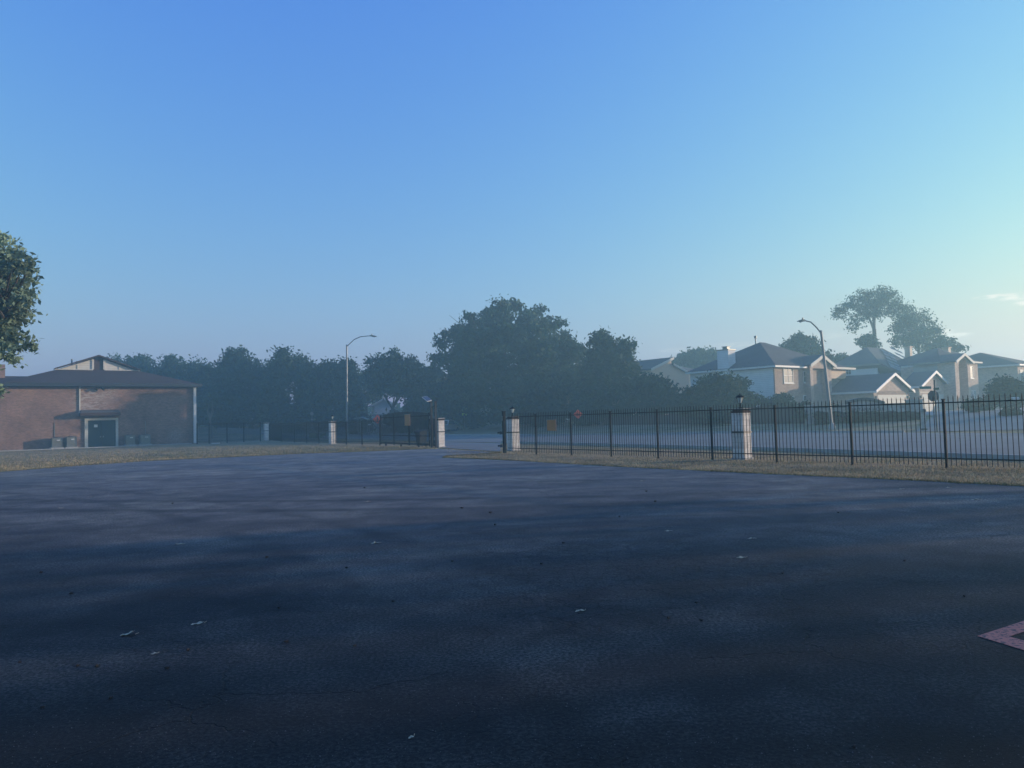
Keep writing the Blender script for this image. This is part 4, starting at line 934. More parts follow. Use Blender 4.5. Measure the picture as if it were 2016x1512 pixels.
# tower entry
aa0, aa1 = h1.px_a(1602, -.65), h1.px_a(1628, -.65); zT = h1.z(a_t0, -.6, 718); zTp = h1.z((a_t0 + a_t1) / 2, -.6, 702); zo_ = h1.z(aa0, -.6, 725)
am = (a_t0 + a_t1) / 2
m = MB(); h1.box(m, a_t0 + .35, aa0, -.65, 0, z0, zo_); h1.box(m, aa1, a_t1 - .35, -.65, 0, z0, zo_); h1.prism(m, [(a_t0 + .35, zo_ + .003), (a_t1 - .35, zo_ + .003), (a_t1 - .35, zT), (am, zTp), (a_t0 + .35, zT)], -.65, 0); tw = h1.build(m, 'entry_tower', 'tan_brick')
m = MB(); h1.box(m, aa0 + .003, aa1 - .003, -.1, -.01, z0, zo_ - .003); h1.build(m, 'entry_recess', 'tan_brick_dark', tw)
slt = (zTp - zT) / (am - a_t0 - .35)
m = MB(); h1.prism(m, [(a_t0 - .1, zT - .45 * slt + .02), (am, zTp + .02), (a_t1 + .1, zT - .45 * slt + .02), (a_t1 + .1, zT - .45 * slt + .2), (am, zTp + .2), (a_t0 - .1, zT - .45 * slt + .2)], -1.0, 3.5); tr = h1.build(m, 'entry_roof', 'roof_grey')
m = MB(); h1.prism(m, [(a_t0 - .14, zT - .45 * slt - .18), (am, zTp - .16), (a_t1 + .14, zT - .45 * slt - .18), (a_t1 + .14, zT - .45 * slt + .22), (am, zTp + .22), (a_t0 - .14, zT - .45 * slt + .22)], -1.09, -1.003); h1.build(m, 'rake_trim', 'cream_paint', tr)
h1.window('u', h1.px_a(1543), h1.px_a(1562), h1.z(2, 0, 754), h1.z(2, 0, 724), 0)
h1.window('u', h1.px_a(1582), h1.px_a(1589), h1.z(5, 0, 753), h1.z(5, 0, 730), 0, nx=1)
h1.window('u', h1.px_a(1543), h1.px_a(1562), h1.z(2, 0, 800), h1.z(2, 0, 780), 0)
h1.window('u', h1.px_a(1580), h1.px_a(1590), h1.z(5, 0, 800), h1.z(5, 0, 778), 0, nx=1)
cb = h1.px_b(1432, .3); m = MB(); cz = h1.z(.3, cb, 690); h1.box(m, -.35, 1.0, cb - .75, cb + .75, z0, cz); ch = h1.build(m, 'chimney', 'lap_blue')
m = MB(); h1.box(m, -.42, 1.07, cb - .82, cb + .82, cz + .003, cz + .1); h1.box(m, .1, .6, cb - .3, cb + .3, cz + .103, cz + .4); h1.box(m, 0., .7, cb - .4, cb + .4, cz + .403, cz + .45); h1.build(m, 'chimney_cap', 'grey_metal', ch)
va = h1.P(a_w * .40, bD * .5, zA1); m = MB(); zz_ = zat(va.x, va.y, 666); m.tube([va - Vector((.5, 0, .3)), (va.x - .5, va.y, zz_)], .07, 8); m.tube([(va.x - .5, va.y, zz_ + .002), (va.x - .5, va.y, zz_ + .3)], .16, 8); h1.build(m, 'vent_pipe', 'grey_metal')
# right upper wall strip, lit cream
aR = h1.px_a(1676, -.2)
m = MB(); h1.box(m, a_t1 - .3, h1.px_a(1665, -.2), -.3, -.003, h1.z(a_t1, -.3, 745), h1.z(a_t1, -.3, 727)); h1.build(m, 'upper_wall', 'siding_tan')
m = MB(); h1.box(m, a_t1 - .3, aR, -.85, .3, h1.z(a_t1, -.3, 727) + .004, h1.z(a_t1, -.3, 723)); h1.build(m, 'upper_fascia', 'cream_paint')
# garage wing
ag0 = a_t1 - .2
tg = h1.px_b(1719, ag0)         # negative: in front
bg = tg; zg = h1.z(ag0, bg, 769.5)
ag1 = h1.px_a(1789, bg)
zgp = h1.z((ag0 + ag1) / 2, bg, 737.5); amg = (ag0 + ag1) / 2
h1.gable(ag0, ag1, bg, -.004, z0, zg, zgp, 'tan_brick', 'roof_grey', ov=.35)
m = MB(); gz0, gz1 = z0 + .25, h1.z(amg, bg, 777); 
for i in range(4):
    zz0 = gz0 + (gz1 - gz0) * i / 4; zz1 = gz0 + (gz1 - gz0) * (i + 1) / 4 - .02; h1.box(m, ag0 + .9, ag1 - .9, bg - .03, bg - .003, zz0, zz1)
h1.build(m, 'garage_door', 'cream_paint')
for q in (ag0 + .45, ag1 - .45): m = MB(); h1.box(m, q - .08, q + .08, bg - .16, bg - .003, gz1 - .45, gz1 - .15); h1.build(m, 'wall_lamp', 'black_paint')
m = MB()
for i in range(30):
    q = ag0 + .9 + (ag1 - ag0 - 1.8) * i / 30; h1.box(m, q, q + (ag1 - ag0 - 1.8) / 30 - .03, bg - .035, bg - .002, gz1 + .03, gz1 + .42)
h1.build(m, 'lintel', 'tan_brick_dark')
# tan strip: side wall of garage painted brick is same wall mesh

# ------------------------------------------------------------------ house 2: hip roof with solar panels
p = at(1735, 109); O2 = Vector((p.x, 109, 0)); z2 = H(p.x, 109) - .3
h2 = House('house', O2, 'two-storey house with stepped solar panels on its roof and a brick gabled garage')
zE2 = h2.z(0, 0, 716); b2 = h2.px_b(1640); a2 = 11.5
h2.wall(0, a2, 0.4, b2, z2, zE2 - .2, 'lap_grey')
h2.wall(-.06, -.003, .2, b2, z2, zE2 - .21, 'lap_blue', 'side_wall')
zA2 = h2.z(a2 * .4, b2 * .5, 684)
# roof: hip left, long front slope that sweeps down over the garage
m = MB(); zl2 = h2.z(a2 * .3, -6, 760)
RA, RB = (3.6, b2 * .48), (8.8, b2 * .48); sf = (zA2 - zE2) / (RA[1] + .5)
bl = -5.5; zlow = zE2 - sf * (-bl - .5)
e = [h2.P(-.5, -.5, zE2), h2.P(-.5, b2 + .5, zE2), h2.P(a2 + .5, b2 + .5, zE2), h2.P(a2 + .5, bl, zlow), h2.P(4.2, bl, zlow), h2.P(RA[0], RA[1], zA2), h2.P(RB[0], RB[1], zA2)]
m.add(e + [q - Vector((0, 0, .25)) for q in e[:5]], [(0, 5, 1), (1, 5, 6, 2), (2, 6, 3), (0, 4, 3, 6, 5), (7, 8, 9, 10, 11), (0, 1, 8, 7), (1, 2, 9, 8), (2, 3, 10, 9), (3, 4, 11, 10), (4, 0, 7, 11)])
r2 = h2.build(m, 'roof', 'roof_grey')
m = MB(); h2.box(m, -.6, -.504, -.5, b2 + .5, zE2 - .2, zE2 + .03); h2.build(m, 'fascia', 'grey_metal', r2)
h2.wall(4.6, a2, bl + .3, .396, z2, zlow - .26, 'tan_brick_dark', 'front_wall')
# solar panels on the front slope, in pixels -> slope plane
def slope_pt(px, py):
    d_ = ray(px, py); o_ = np.array([0, 0, CAMH]); p0_ = np.array(e[0]); n_ = np.array((e[5] - e[0]).cross(e[6] - e[0])); n_ /= np.linalg.norm(n_); n_ = n_ * (1 if n_[2] > 0 else -1)
    t_ = ((p0_ - o_) @ n_) / (d_ @ n_); return Vector(o_ + d_ * t_), Vector(n_)
def panel_quad(q, idx):
    pts = [slope_pt(*c_) for c_ in q]; n_ = pts[0][1]; m = MB(); m.extrude([c_[0] + n_ * .10 for c_ in pts], n_ * .04); m.build('solar_panel', 'solar_cell', r2)
cnt = 0
for i in range(6):
    x0 = 1736 + i * 7.2 if i else 1732; y0 = 690 + i * 8.6
    n_c = (3, 3, 2, 2, 1, 1)[i]
    x0 = (1733, 1737, 1741, 1744, 1747, 1750)[i]; y0 = (688.5, 694.5, 701.5, 708.5, 714.5, 719.5)[i]
    for j in range((2, 2, 2, 2, 2, 2)[i]):
        ax_, ay_ = x0 + j * 12.5, y0 + j * 5.6 - .1
        panel_quad([(ax_, ay_), (ax_ + 11.2, ay_ + 4.9), (ax_ + 14, ay_ + 9.6), (ax_ + 3.2, ay_ + 4.7)][:4], cnt)
for (ax_, ay_) in ((1750, 683.5), (1762, 689), (1760, 694.5), (1771, 700)):
    panel_quad([(ax_, ay_), (ax_ + 11, ay_ + 4.8), (ax_ + 15, ay_ + 8.5), (ax_ + 3.8, ay_ + 3.8)], 0)
h2.window('v', h2.px_b(1678), h2.px_b(1667), h2.z(0, h2.px_b(1672), 738), h2.z(0, h2.px_b(1672), 724), -.06)
# garage gable
p = at(1812, 88); hg = House('garage', Vector((p.x, 88, 0)), 'brick gabled garage between the solar-panelled house and the tower house', 'garage')
zgg = hg.z(0, 0, 759.5); agg = hg.px_a(1862); zggp = hg.z(agg / 2, 0, 733)
z3 = H(p.x, 88) - .3
hg.gable(0, agg, 0, 2.2, z3, zgg, zggp, 'tan_brick', 'roof_grey', ov=.4)
m = MB(); dz1 = hg.z(0, 0, 776)
for i in range(4):
    zz0 = z3 + .2 + (dz1 - z3 - .2) * i / 4; zz1 = z3 + .2 + (dz1 - z3 - .2) * (i + 1) / 4 - .02; hg.box(m, .7, agg - .9, -.03, -.003, zz0, zz1)
hg.build(m, 'garage_door', 'cream_paint')
m = MB(); hg.box(m, -.05, agg * .75, -.06, -.003, dz1 + .18, dz1 + .26); hg.build(m, 'lintel_band', 'dark_metal')
m = MB(); hg.box(m, .2, .35, -.15, -.003, dz1 - .5, dz1 - .15); hg.build(m, 'wall_lamp', 'black_paint')

# ------------------------------------------------------------------ house 3: brick tower house
p = at(1906, 94.5); O3 = Vector((p.x, 94.5, 0)); z3 = H(p.x, 94.5) - .2
h3 = House('house', O3, 'two-storey house with tall arched brick entry tower left of a narrow brick bay')
# a=0 at tower/bay joint; tower a<0, bay a>0
zE3 = h3.z(0, 0, 713); at0 = h3.px_a(1873); at1 = 0.; ab1 = h3.px_a(1921.5)
amt = (at0 + at1) / 2; zp3 = h3.z(amt, 0, 699); zs3 = h3.z(at0, 0, 712)
r0_, r1_ = h3.px_a(1880.5), h3.px_a(1898); zar = h3.z(amt, 0, 726); rr_ = (r1_ - r0_) / 2
m = MB(); h3.box(m, at0, r0_, -.5, 1.5, z3, zar); h3.box(m, r1_, at1, -.5, 1.5, z3, zar)
arch = [(at0, zar + .003), (r0_, zar + .003)] + [((r0_ + r1_) / 2 - rr_ * math.cos(t), zar + .003 + rr_ * 1.0 * math.sin(t)) for t in np.linspace(.15, math.pi - .15, 11)] + [(r1_, zar + .003), (at1, zar + .003), (at1, zs3), (amt, zp3), (at0, zs3)]
h3.prism(m, arch, -.5, 1.5); tw3 = h3.build(m, 'entry_tower', 'tan_brick')
m = MB(); h3.box(m, r0_ + .002, r1_ - .002, .6, .7, z3, zar + rr_ * 1.1); h3.build(m, 'entry_recess', 'tan_brick_dark', tw3)
st3 = (zp3 - zs3) / (amt - at0)
m = MB(); h3.prism(m, [(at0 - .35, zs3 - .35 * st3 + .02), (amt, zp3 + .02), (at1 + .35, zs3 - .35 * st3 + .02), (at1 + .35, zs3 - .35 * st3 + .18), (amt, zp3 + .18), (at0 - .35, zs3 - .35 * st3 + .18)], -.8, 4); tr3 = h3.build(m, 'tower_roof', 'roof_grey')
m = MB(); h3.prism(m, [(at0 - .4, zs3 - .35 * st3 - .14), (amt, zp3 - .14), (at1 + .4, zs3 - .35 * st3 - .14), (at1 + .4, zs3 - .35 * st3 + .2), (amt, zp3 + .2), (at0 - .4, zs3 - .35 * st3 + .2)], -.89, -.803); h3.build(m, 'rake_trim', 'cream_paint', tr3)
h3.wall(.003, ab1, -.3, 8, z3, zE3 - .14, 'tan_brick', 'bay_wall')
m = MB(); h3.box(m, .06, ab1 + .45, -.75, 8, zE3 - .13, zE3 + .06); h3.build(m, 'bay_fascia', 'cream_paint')
b3 = h3.px_b(1800, at0); a3b = ab1
h3.wall(at0 + .02, .0, 1.51, b3, z3, zE3 - .2, 'lap_grey', 'side_wall')
m = MB(); m.add([h3.P(at0 - .4, 1., zE3), h3.P(at0 - .4, b3 + .4, zE3), h3.P(ab1 + .4, b3 + .4, zE3), h3.P(ab1 + .4, -.5, zE3 + .065), h3.P(at0 + 4.6, 3.2, h3.z(at0 + 4.6, 3.2, 686)), h3.P(at0 + 4.6, b3 - 1, h3.z(at0 + 4.6, b3 - 1, 692)), h3.P(0.2, -.5, zE3 + .065)],
              [(0, 4, 5, 1), (1, 5, 2), (2, 5, 4, 3), (0, 6, 4), (3, 4, 6)]); r3 = h3.build(m, 'roof', 'roof_grey')
m = MB(); h3.box(m, at0 - .5, at0 - .404, 1., b3 + .4, zE3 - .2, zE3 + .03); h3.build(m, 'gutter', 'grey_metal', r3)
for px, bb, tp in ((1873.5, 5.5, 684.5), (1797.5, 14, 683)):
    a_ = h3.px_a(px, bb); zc_ = h3.z(a_, bb, tp); m = MB(); h3.box(m, a_ - .45, a_ + .35, bb, bb + .8, zE3 + .6, zc_); h3.box(m, a_ - .55, a_ + .45, bb - .1, bb + .9, zc_ + .003, zc_ + .1); h3.build(m, 'chimney', 'siding_tan', r3)
h3.window('u', h3.px_a(1904), h3.px_a(1911.5), h3.z(1, 0, 745), h3.z(1, 0, 721), -.3, nx=1)
h3.window('u', h3.px_a(1905.5), h3.px_a(1914.5), h3.z(1, 0, 787), h3.z(1, 0, 769), -.3, nx=2)
a_ = h3.px_a(1918, -.8); m = MB(); m.tube([h3.P(a_, -.6, z3), h3.P(a_, -.6, h3.z(a_, -.6, 770))], .16, 10); h3.build(m, 'porch_column', 'white_paint')

# ------------------------------------------------------------------ house 4 and 5 at the far right
p = at(1935, 108); h4 = House('house', Vector((p.x, 108, 0)), 'dark-roofed house set back right of the brick tower house')
z4 = H(p.x, 108) - .3; zE4 = h4.z(0, 0, 716); b4 = 12
h4.wall(-6, 7.5, 0, b4, z4, zE4 - .2, 'lap_grey'); h4.hip(-6.5, 8, 0, b4, zE4, (-1.0, .5), (b4 * .45, b4 * .45), h4.z(-1, b4 * .45, 685), 'roof_dark', trim='grey_metal')
h4.gable(-1.5, 7.5, -10, -.004, z4, h4.z(0, -8, 762), h4.z(3, -8, 733), 'lap_grey', 'roof_dark', trim='grey_metal')
h4.window('u', -.9, .2, h4.z(0, -10, 776), h4.z(0, -10, 760), -10.0)
h4.window('u', 1.2, 2.3, h4.z(0, -10, 776), h4.z(0, -10, 760), -10.0)
p = at(2008, 100); h5 = House('house', Vector((p.x, 100, 0)), 'brick house cut off by the right edge of the photo')
z5 = H(p.x, 100) - .3; zE5 = h5.z(0, 0, 717)
h5.wall(0, 10, 0, 12, z5, zE5 - .2, 'tan_brick'); h5.hip(-.2, 10.5, 0, 12, zE5, (4.5, 5.5), (6, 6), h5.z(4, 6, 694), 'roof_dark')
h5.window('u', .8, 2., z5 + 4, z5 + 5.5, 0)
h5.gable(.2, 7, -6, -.004, z5, h5.z(0, -6, 756), h5.z(3, -6, 726), 'tan_brick', 'roof_dark')
m = MB(); h5.box(m, 1, 6, -6.03, -6.003, z5 + .2, z5 + 2.5); h5.build(m, 'garage_door', 'cream_paint')

# ------------------------------------------------------------------ tan gabled house far behind
p = at(1283, 112); ht = House('house', Vector((p.x, 112, 0)), 'tan house with a broken clerestory gable catching the low sun')
zt0 = H(p.x, 112) - .3
def ta(px): return ht.px_a(px)
poly = [(ta(1283), zt0), (ta(1358), zt0), (ta(1358), ht.z(ta(1358), 0, 737)), (ta(1349), ht.z(ta(1349), 0, 732)), (ta(1324), ht.z(ta(1324), 0, 718.5)), (ta(1323.5), ht.z(ta(1323.5), 0, 707)), (ta(1283), ht.z(ta(1283), 0, 726.5))]
m = MB(); ht.prism(m, poly, 0, 13); ht.build(m, 'wall', 'siding_tan')
m = MB(); A1_, Z1_ = poly[6][0] - .4, poly[6][1] - .15; A2_, Z2_ = poly[5][0] + .15, poly[5][1] + .1
ht.prism(m, [(A1_, Z1_), (A2_, Z2_), (A2_, Z2_ + .2), (A1_, Z1_ + .2)], -.35, 13.3); rt = ht.build(m, 'roof', 'roof_dark')
m = MB(); A3_, Z3_ = poly[4][0] + .02, poly[4][1] + .05; A4_, Z4_ = poly[3][0] + .5, poly[3][1] - .2
ht.prism(m, [(A3_, Z3_), (A4_, Z4_), (A4_, Z4_ + .18), (A3_, Z3_ + .18)], -.35, 13.3); ht.build(m, 'lower_roof', 'roof_dark')
m = MB(); ht.prism(m, [(A1_, Z1_ - .15), (A2_, Z2_ - .15), (A2_, Z2_ + .22), (A1_, Z1_ + .22)], -.44, -.353); ht.prism(m, [(A3_, Z3_ - .12), (A4_, Z4_ - .12), (A4_, Z4_ + .2), (A3_, Z3_ + .2)], -.44, -.353); ht.build(m, 'rake_trim', 'cream_paint', rt)
p = at(1335, 128); hr = House('house', Vector((p.x, 128, 0)), 'distant low roof glimpsed between the tan gable and the pale house chimney')
hr.wall(0, 8, 0, 8, H(p.x, 128), hr.z(0, 0, 731), 'siding_grey'); hr.hip(0, 8, 0, 8, hr.z(0, 0, 730), (3.8, 4.2), (4, 4), hr.z(4, 4, 719), 'roof_grey', trim='grey_metal')

# porch house behind the gateway
p = at(938, 118); hp = House('house', Vector((p.x, 118, 0)), 'dark house with two pale porch columns under the largest tree', u=Vector((.1, -.995, 0)), v=Vector((.995, .1, 0)))
zp0 = H(p.x, 118) - .2; w_ = 8.5
hp.wall(0, w_, 0, 9, zp0, hp.z(0, 0, 786), 'lap_grey'); hp.hip(0, w_, -2, 9, hp.z(0, 0, 785), (3.4, 5), (4, 4), hp.z(4, 4, 765), 'roof_dark', trim='dark_metal')
for px in (955.5, 980): a_ = hp.px_a(px, -1.8); m = MB(); hp.box(m, a_ - .12, a_ + .12, -1.92, -1.68, zp0, hp.z(a_, -1.8, 786)); hp.build(m, 'porch_column', 'siding_blue')
a0_, a1_ = hp.px_a(957.5, -1.8), hp.px_a(978.5, -1.8); m = MB(); hp.box(m, a0_, a1_, -1.86, -1.74, hp.z(a0_, -1.8, 798), hp.z(a0_, -1.8, 794.5)); hp.build(m, 'porch_beam', 'siding_blue')
m = MB(); hp.box(m, 2.6, 3.6, -.05, -.003, zp0, zp0 + 2.2); hp.build(m, 'door', 'dark_metal')
# grey house left of gate
p = at(738, 124); hq = House('house', Vector((p.x, 124, 0)), 'grey two-storey house glimpsed through the gap left of the gate', u=Vector((.25, -.968, 0)), v=Vector((.968, .25, 0)))
zq0 = H(p.x, 124) - .2; w_ = hq.px_a(772)
hq.wall(0, w_, 0, 8, zq0, hq.z(0, 0, 797), 'lap_blue'); hq.gable(-.05, w_ + .05, .1, 8, hq.z(0, 0, 799), hq.z(0, 0, 797) + .01, hq.z(w_ / 2, 0, 786), 'lap_blue', 'roof_dark')
hq.wall(w_ * .0, w_ * 1.1, -3, -.004, zq0, hq.z(0, -3, 818), 'lap_grey', 'porch_wall'); m = MB(); hq.box(m, -.2, w_ * 1.15, -3.3, -.3, hq.z(0, -3, 818) + .004, hq.z(0, -3, 816)); hq.build(m, 'porch_roof', 'grey_metal')
hq.window('u', .6, 1.6, hq.z(0, -3, 836), hq.z(0, -3, 824), -3.); hq.window('u', 1.9, 2.7, hq.z(0, -3, 836), hq.z(0, -3, 824), -3.)
a_ = hq.px_a(763.5); m = MB(); hq.box(m, a_ - .06, a_ + .06, -.1, -.004, hq.z(0, 0, 800), hq.z(0, 0, 792.)); hq.build(m, 'vent_pipe', 'white_paint')
# sun-struck house at the left, behind the picket fence
p = at(502, 150); hs_ = House('house', Vector((p.x, 150, 0)), 'small far house whose end wall glows in the sun above the picket fence')
zs0 = H(p.x, 150) - .2; w_ = hs_.px_a(511.5)
hs_.gable(0, w_, 0, 9, zs0, hs_.z(0, 0, 815), hs_.z(w_ / 2, 0, 810.5), 'siding_tan', 'roof_dark', ov=.2, ovb=.2)
m = MB(); hs_.box(m, -.05, w_ + .05, -.06, -.003, hs_.z(0, 0, 818.5), hs_.z(0, 0, 817.5)); hs_.build(m, 'trim_board', 'dark_metal')
# low white objects: parked cars beyond the picket fence
def car(px, Y, length, ang, mat, label, h=1.45, name='parked_car', pickup=False):
    b = at(px, Y); root = thing(name, b, label, 'car' if not pickup else 'pickup', 'parked cars'); ca, sa = math.cos(ang), math.sin(ang)
    def T(x, y, z): return Vector((b.x + x * ca - y * sa, b.y + x * sa + y * ca, b.z + z))
    w = .9; L = length / 2
    if pickup: prof = [(-L, .35), (L, .35), (L, .95), (L - 1.3, 1.05), (L - 1.9, h), (L - 3.1, h), (L - 3.35, 1.05), (-L, 1.05)]
    else: prof = [(-L, .3), (L, .3), (L + .02, .7), (L - .9, .9), (L - 1.6, h), (-L + 1.0, h), (-L + .3, .95), (-L, .85)]
    m = MB(); m.extrude([T(x, -w, z) for x, z in prof], T(0, w, 0) - T(0, -w, 0)); m.build('body', mat, root)
    g_ = [(prof[3][0] - .1, prof[3][1] + .05), (prof[4][0] - .02, h - .08), (prof[5][0] + .02, h - .08), (prof[6][0] + .08, max(prof[6][1], 1.0) + .03)]
    for s_ in (-1, 1):
        m = MB(); m.extrude([T(x, s_ * (w + .004), z) for x, z in g_], T(0, s_ * .012, 0) - T(0, 0, 0)); m.build('side_window', 'window_glass', root)
        for x in (-L + .85, L - .9): m = MB(); m.tube([T(x, s_ * (w - .18), .33), T(x, s_ * (w + .02), .33)], .33, 14); wh = m.build('wheel', 'rubber', root)
    rx = prof[6][0] - .02 if pickup else prof[6][0] + .03
    m = MB(); m.extrude([T(prof[5][0] - .02, -w * .85, h - .1), T(prof[5][0] - .02, w * .85, h - .1), T(prof[6][0] + .0, w * .9, 1.1), T(prof[6][0] + .0, -w * .9, 1.1)], T(-.03, 0, 0) - T(0, 0, 0)); m.build('rear_window', 'window_glass', root)
    m = MB(); m.extrude([T(prof[4][0] + .04, -w * .85, h - .08), T(prof[4][0] + .04, w * .85, h - .08), T(prof[3][0] - .05, w * .9, prof[3][1] + .06), T(prof[3][0] - .05, -w * .9, prof[3][1] + .06)], T(.03, 0, 0.02) - T(0, 0, 0)); m.build('windscreen', 'window_glass', root)
    for s_ in (-.72, .72): m = MB(); q = T(-L - .015, s_, .85); m.bar(q - Vector((0, 0, .09)), q + Vector((0, 0, .09)), .2, .05, ang); m.build('tail_light', 'red_light', root)
    m = MB(); m.extrude([T(-L - .01, -w * .95, .38), T(-L - .01, w * .95, .38), T(-L - .01, w * .95, .55), T(-L - .01, -w * .95, .55)], T(-.06, 0, 0) - T(0, 0, 0)); m.build('bumper', 'galvanised', root)
    return root
car(878, 108, 5.2, R(60), 'car_white', 'white pickup parked beyond the gateway behind the left gate pillar', h=1.75, pickup=True, name='pickup')
car(405, 128, 4.4, R(10), 'car_silver', 'silver car parked behind the picket fence nearest the brick building corner')
car(434, 130, 4.4, R(25), 'car_dark', 'dark car parked behind the pale-trunked young tree')
car(462, 131, 4.4, R(15), 'car_white', 'white car parked behind the middle of the tall picket fence')
# low pale retaining wall behind picket fence
a_, b_ = at(428, 112), at(516, 108); m = MB()
for i in range(6):
    p_, q_ = a_.lerp(b_, i / 6), a_.lerp(b_, (i + 1) / 6); zp_, zq_ = H(p_.x, p_.y), H(q_.x, q_.y)
    m.hexa([(p_.x, p_.y, zp_ - .2), (q_.x, q_.y, zq_ - .2), (q_.x, q_.y + .25, zq_ - .2), (p_.x, p_.y + .25, zp_ - .2), (p_.x, p_.y, zp_ + .8), (q_.x, q_.y, zq_ + .8), (q_.x, q_.y + .25, zq_ + .8), (p_.x, p_.y + .25, zp_ + .8)])
o = m.build('low_wall', 'siding_grey'); tag(o, 'low grey wall beyond the tall picket fence beside the brick building', 'wall')
for px, w_, tp, lb in ((450, .5, 822, 'square tan gravestone-like block above the picket fence'), (481, .22, 823, 'leftmost of three slim pale markers above the low wall'), (487.5, .24, 822, 'middle of three slim pale markers above the low wall'), (494.5, .26, 826, 'rightmost and lowest of three slim pale markers above the low wall')):
    b = at(px, 122); m = MB(); zt_ = zat(b.x, 122, tp); m.box(b.x - w_, b.x + w_, 122, 122.3, b.z - .1, zt_ - .15)
    m.extrude([(b.x - w_, 122.01, zt_ - .147), (b.x + w_, 122.01, zt_ - .147), (b.x + w_ * .6, 122.01, zt_), (b.x - w_ * .6, 122.01, zt_)], (0, .28, 0)); o = m.build('stone_marker', 'siding_tan' if px == 450 else 'siding_grey'); tag(o, lb, 'stone marker', 'stone markers')
# utility boxes
for px, w_, lb in ((616, 7, 'left and wider of two green utility boxes beyond the fence'), (636, 6, 'right and smaller of two green utility boxes beyond the fence')):
    b = at(px, 90); b.z = 0; s_ = w_ / FPX * 90; root = thing('utility_box', b, lb, 'utility box', 'green utility boxes'); m = MB(); m.box(b.x - s_, b.x + s_, 90, 91.1, .06, .62); m.box(b.x - s_ - .03, b.x + s_ + .03, 89.97, 91.13, .623, .7); m.build('cabinet', 'utility_green', root)
    m = MB(); m.box(b.x - s_ - .1, b.x + s_ + .1, 89.9, 91.2, -.05, .057); m.build('pad', 'concrete', root); m = MB(); m.box(b.x - .02, b.x + .02, 89.95, 89.997, .2, .45); m.build('handle', 'dark_metal', root)
# shelter
b = at(712, 104); root = thing('shelter', b, 'small open shelter with a peaked flat roof right of the left street lamp', 'shelter'); s_ = 104 / FPX
zr = zat(b.x, 104, 823); 
for x in (-6.5, 11.5):
    for y in (0, 1.6): m = MB(); m.bar((b.x + x * s_, 104 + y, b.z), (b.x + x * s_, 104 + y, zr - .12), .07, .07); m.build('post', 'grey_metal', root)
m = MB(); m.hexa([(b.x - 14 * s_, 103.6, zr - .1), (b.x + 0 * s_, 103.6, zr + .05), (b.x, 106, zr + .05), (b.x - 14 * s_, 106, zr - .1), (b.x - 14 * s_, 103.6, zr), (b.x, 103.6, zr + .15), (b.x, 106, zr + .15), (b.x - 14 * s_, 106, zr)])
m.hexa([(b.x + .003, 103.6, zr + .05), (b.x + 13 * s_, 103.6, zr - .3), (b.x + 13 * s_, 106, zr - .3), (b.x + .003, 106, zr + .05), (b.x + .003, 103.6, zr + .15), (b.x + 13 * s_, 103.6, zr - .2), (b.x + 13 * s_, 106, zr - .2), (b.x + .003, 106, zr + .15)]); m.build('roof', 'grey_metal', root)
m = MB(); m.box(b.x - 5 * s_, b.x + 10 * s_, 104.8, 105.2, b.z + .4, b.z + .46); m.box(b.x - 4 * s_, b.x - 3.4 * s_, 104.85, 105.15, b.z, b.z + .397); m.box(b.x + 8.4 * s_, b.x + 9 * s_, 104.85, 105.15, b.z, b.z + .397); m.build('bench', 'wood_fence', root)
root, b = sign_post(728, 100, 0, 'small flat white sign right of the little shelter', top=834); c = Vector((b.x, 100, zat(b.x, 100, 836))); s_ = 100 / FPX; plate(root, c, [(-3 * s_, -.9 * s_), (3 * s_, -.9 * s_), (3 * s_, .9 * s_), (-3 * s_, .9 * s_)], 'white_paint')
# pale pole by the grey house
b = at(752.5, 96); m = MB(); m.tube([b, (b.x, 96, zat(b.x, 96, 816))], [.09, .07], 8); o = m.build('bollard_pole', 'grey_metal'); tag(o, 'short pale pole just right of the orange diamond sign by the gate', 'pole')
# white board on the grass near the picket fence
b = mid(425, 78.6); m = MB(); m.hexa([(b.x - .38, b.y - .2, .0), (b.x + .40, b.y - .1, .0), (b.x + .38, b.y + .1, .0), (b.x - .40, b.y, .0), (b.x - .38, b.y - .2, .07), (b.x + .40, b.y - .1, .08), (b.x + .38, b.y + .1, .08), (b.x - .40, b.y, .07)]); o = m.build('plank', 'white_paint'); tag(o, 'short white plank lying on the grass before the tall picket fence', 'plank')

# ------------------------------------------------------------------ wooden fence, entrance wall
def wood(pxa, Ya, pxb, Yb, top, label):
    a, b = at(pxa, Ya), at(pxb, Yb); root = thing('wooden_fence', a, label, 'fence'); d_ = b - a; n = max(2, int(d_.length / 2.4)); d_.z = 0
    for i in range(n):
        p_, q_ = a.lerp(b, i / n), a.lerp(b, (i + 1) / n); zt_ = zat(p_.x, p_.y, top(i / n) if callable(top) else top); m = MB(); k_ = 16
        ang = math.atan2(d_.y, d_.x)
        for j in range(k_):
            r_ = p_.lerp(q_, (j + .5) / k_); w_ = d_.length / n / k_ - .008; dd_ = d_.normalized() * w_ / 2
            hgt = zt_ + random.uniform(-.02, .02); m.hexa([r_ - dd_ + Vector((0, 0, -.1)), r_ + dd_ + Vector((0, 0, -.1)), r_ + dd_ + Vector((.02, .02, -.1)), r_ - dd_ + Vector((.02, .02, -.1))] + [Vector((c_.x, c_.y, hgt)) for c_ in (r_ - dd_, r_ + dd_, r_ + dd_ + Vector((.02, .02, 0)), r_ - dd_ + Vector((.02, .02, 0)))])
        m.build('board_panel', 'wood_fence', root)
        m = MB(); m.bar(Vector((q_.x + .06, q_.y + .06, H(q_.x, q_.y) - .1)), Vector((q_.x + .06, q_.y + .06, zt_ - .05)), .09, .09, ang); m.build('post', 'wood_fence', root)
wood(1476, 72.5, 1592, 67.5, 801, 'dark brown board fence between the pillar and the leaning street lamp')
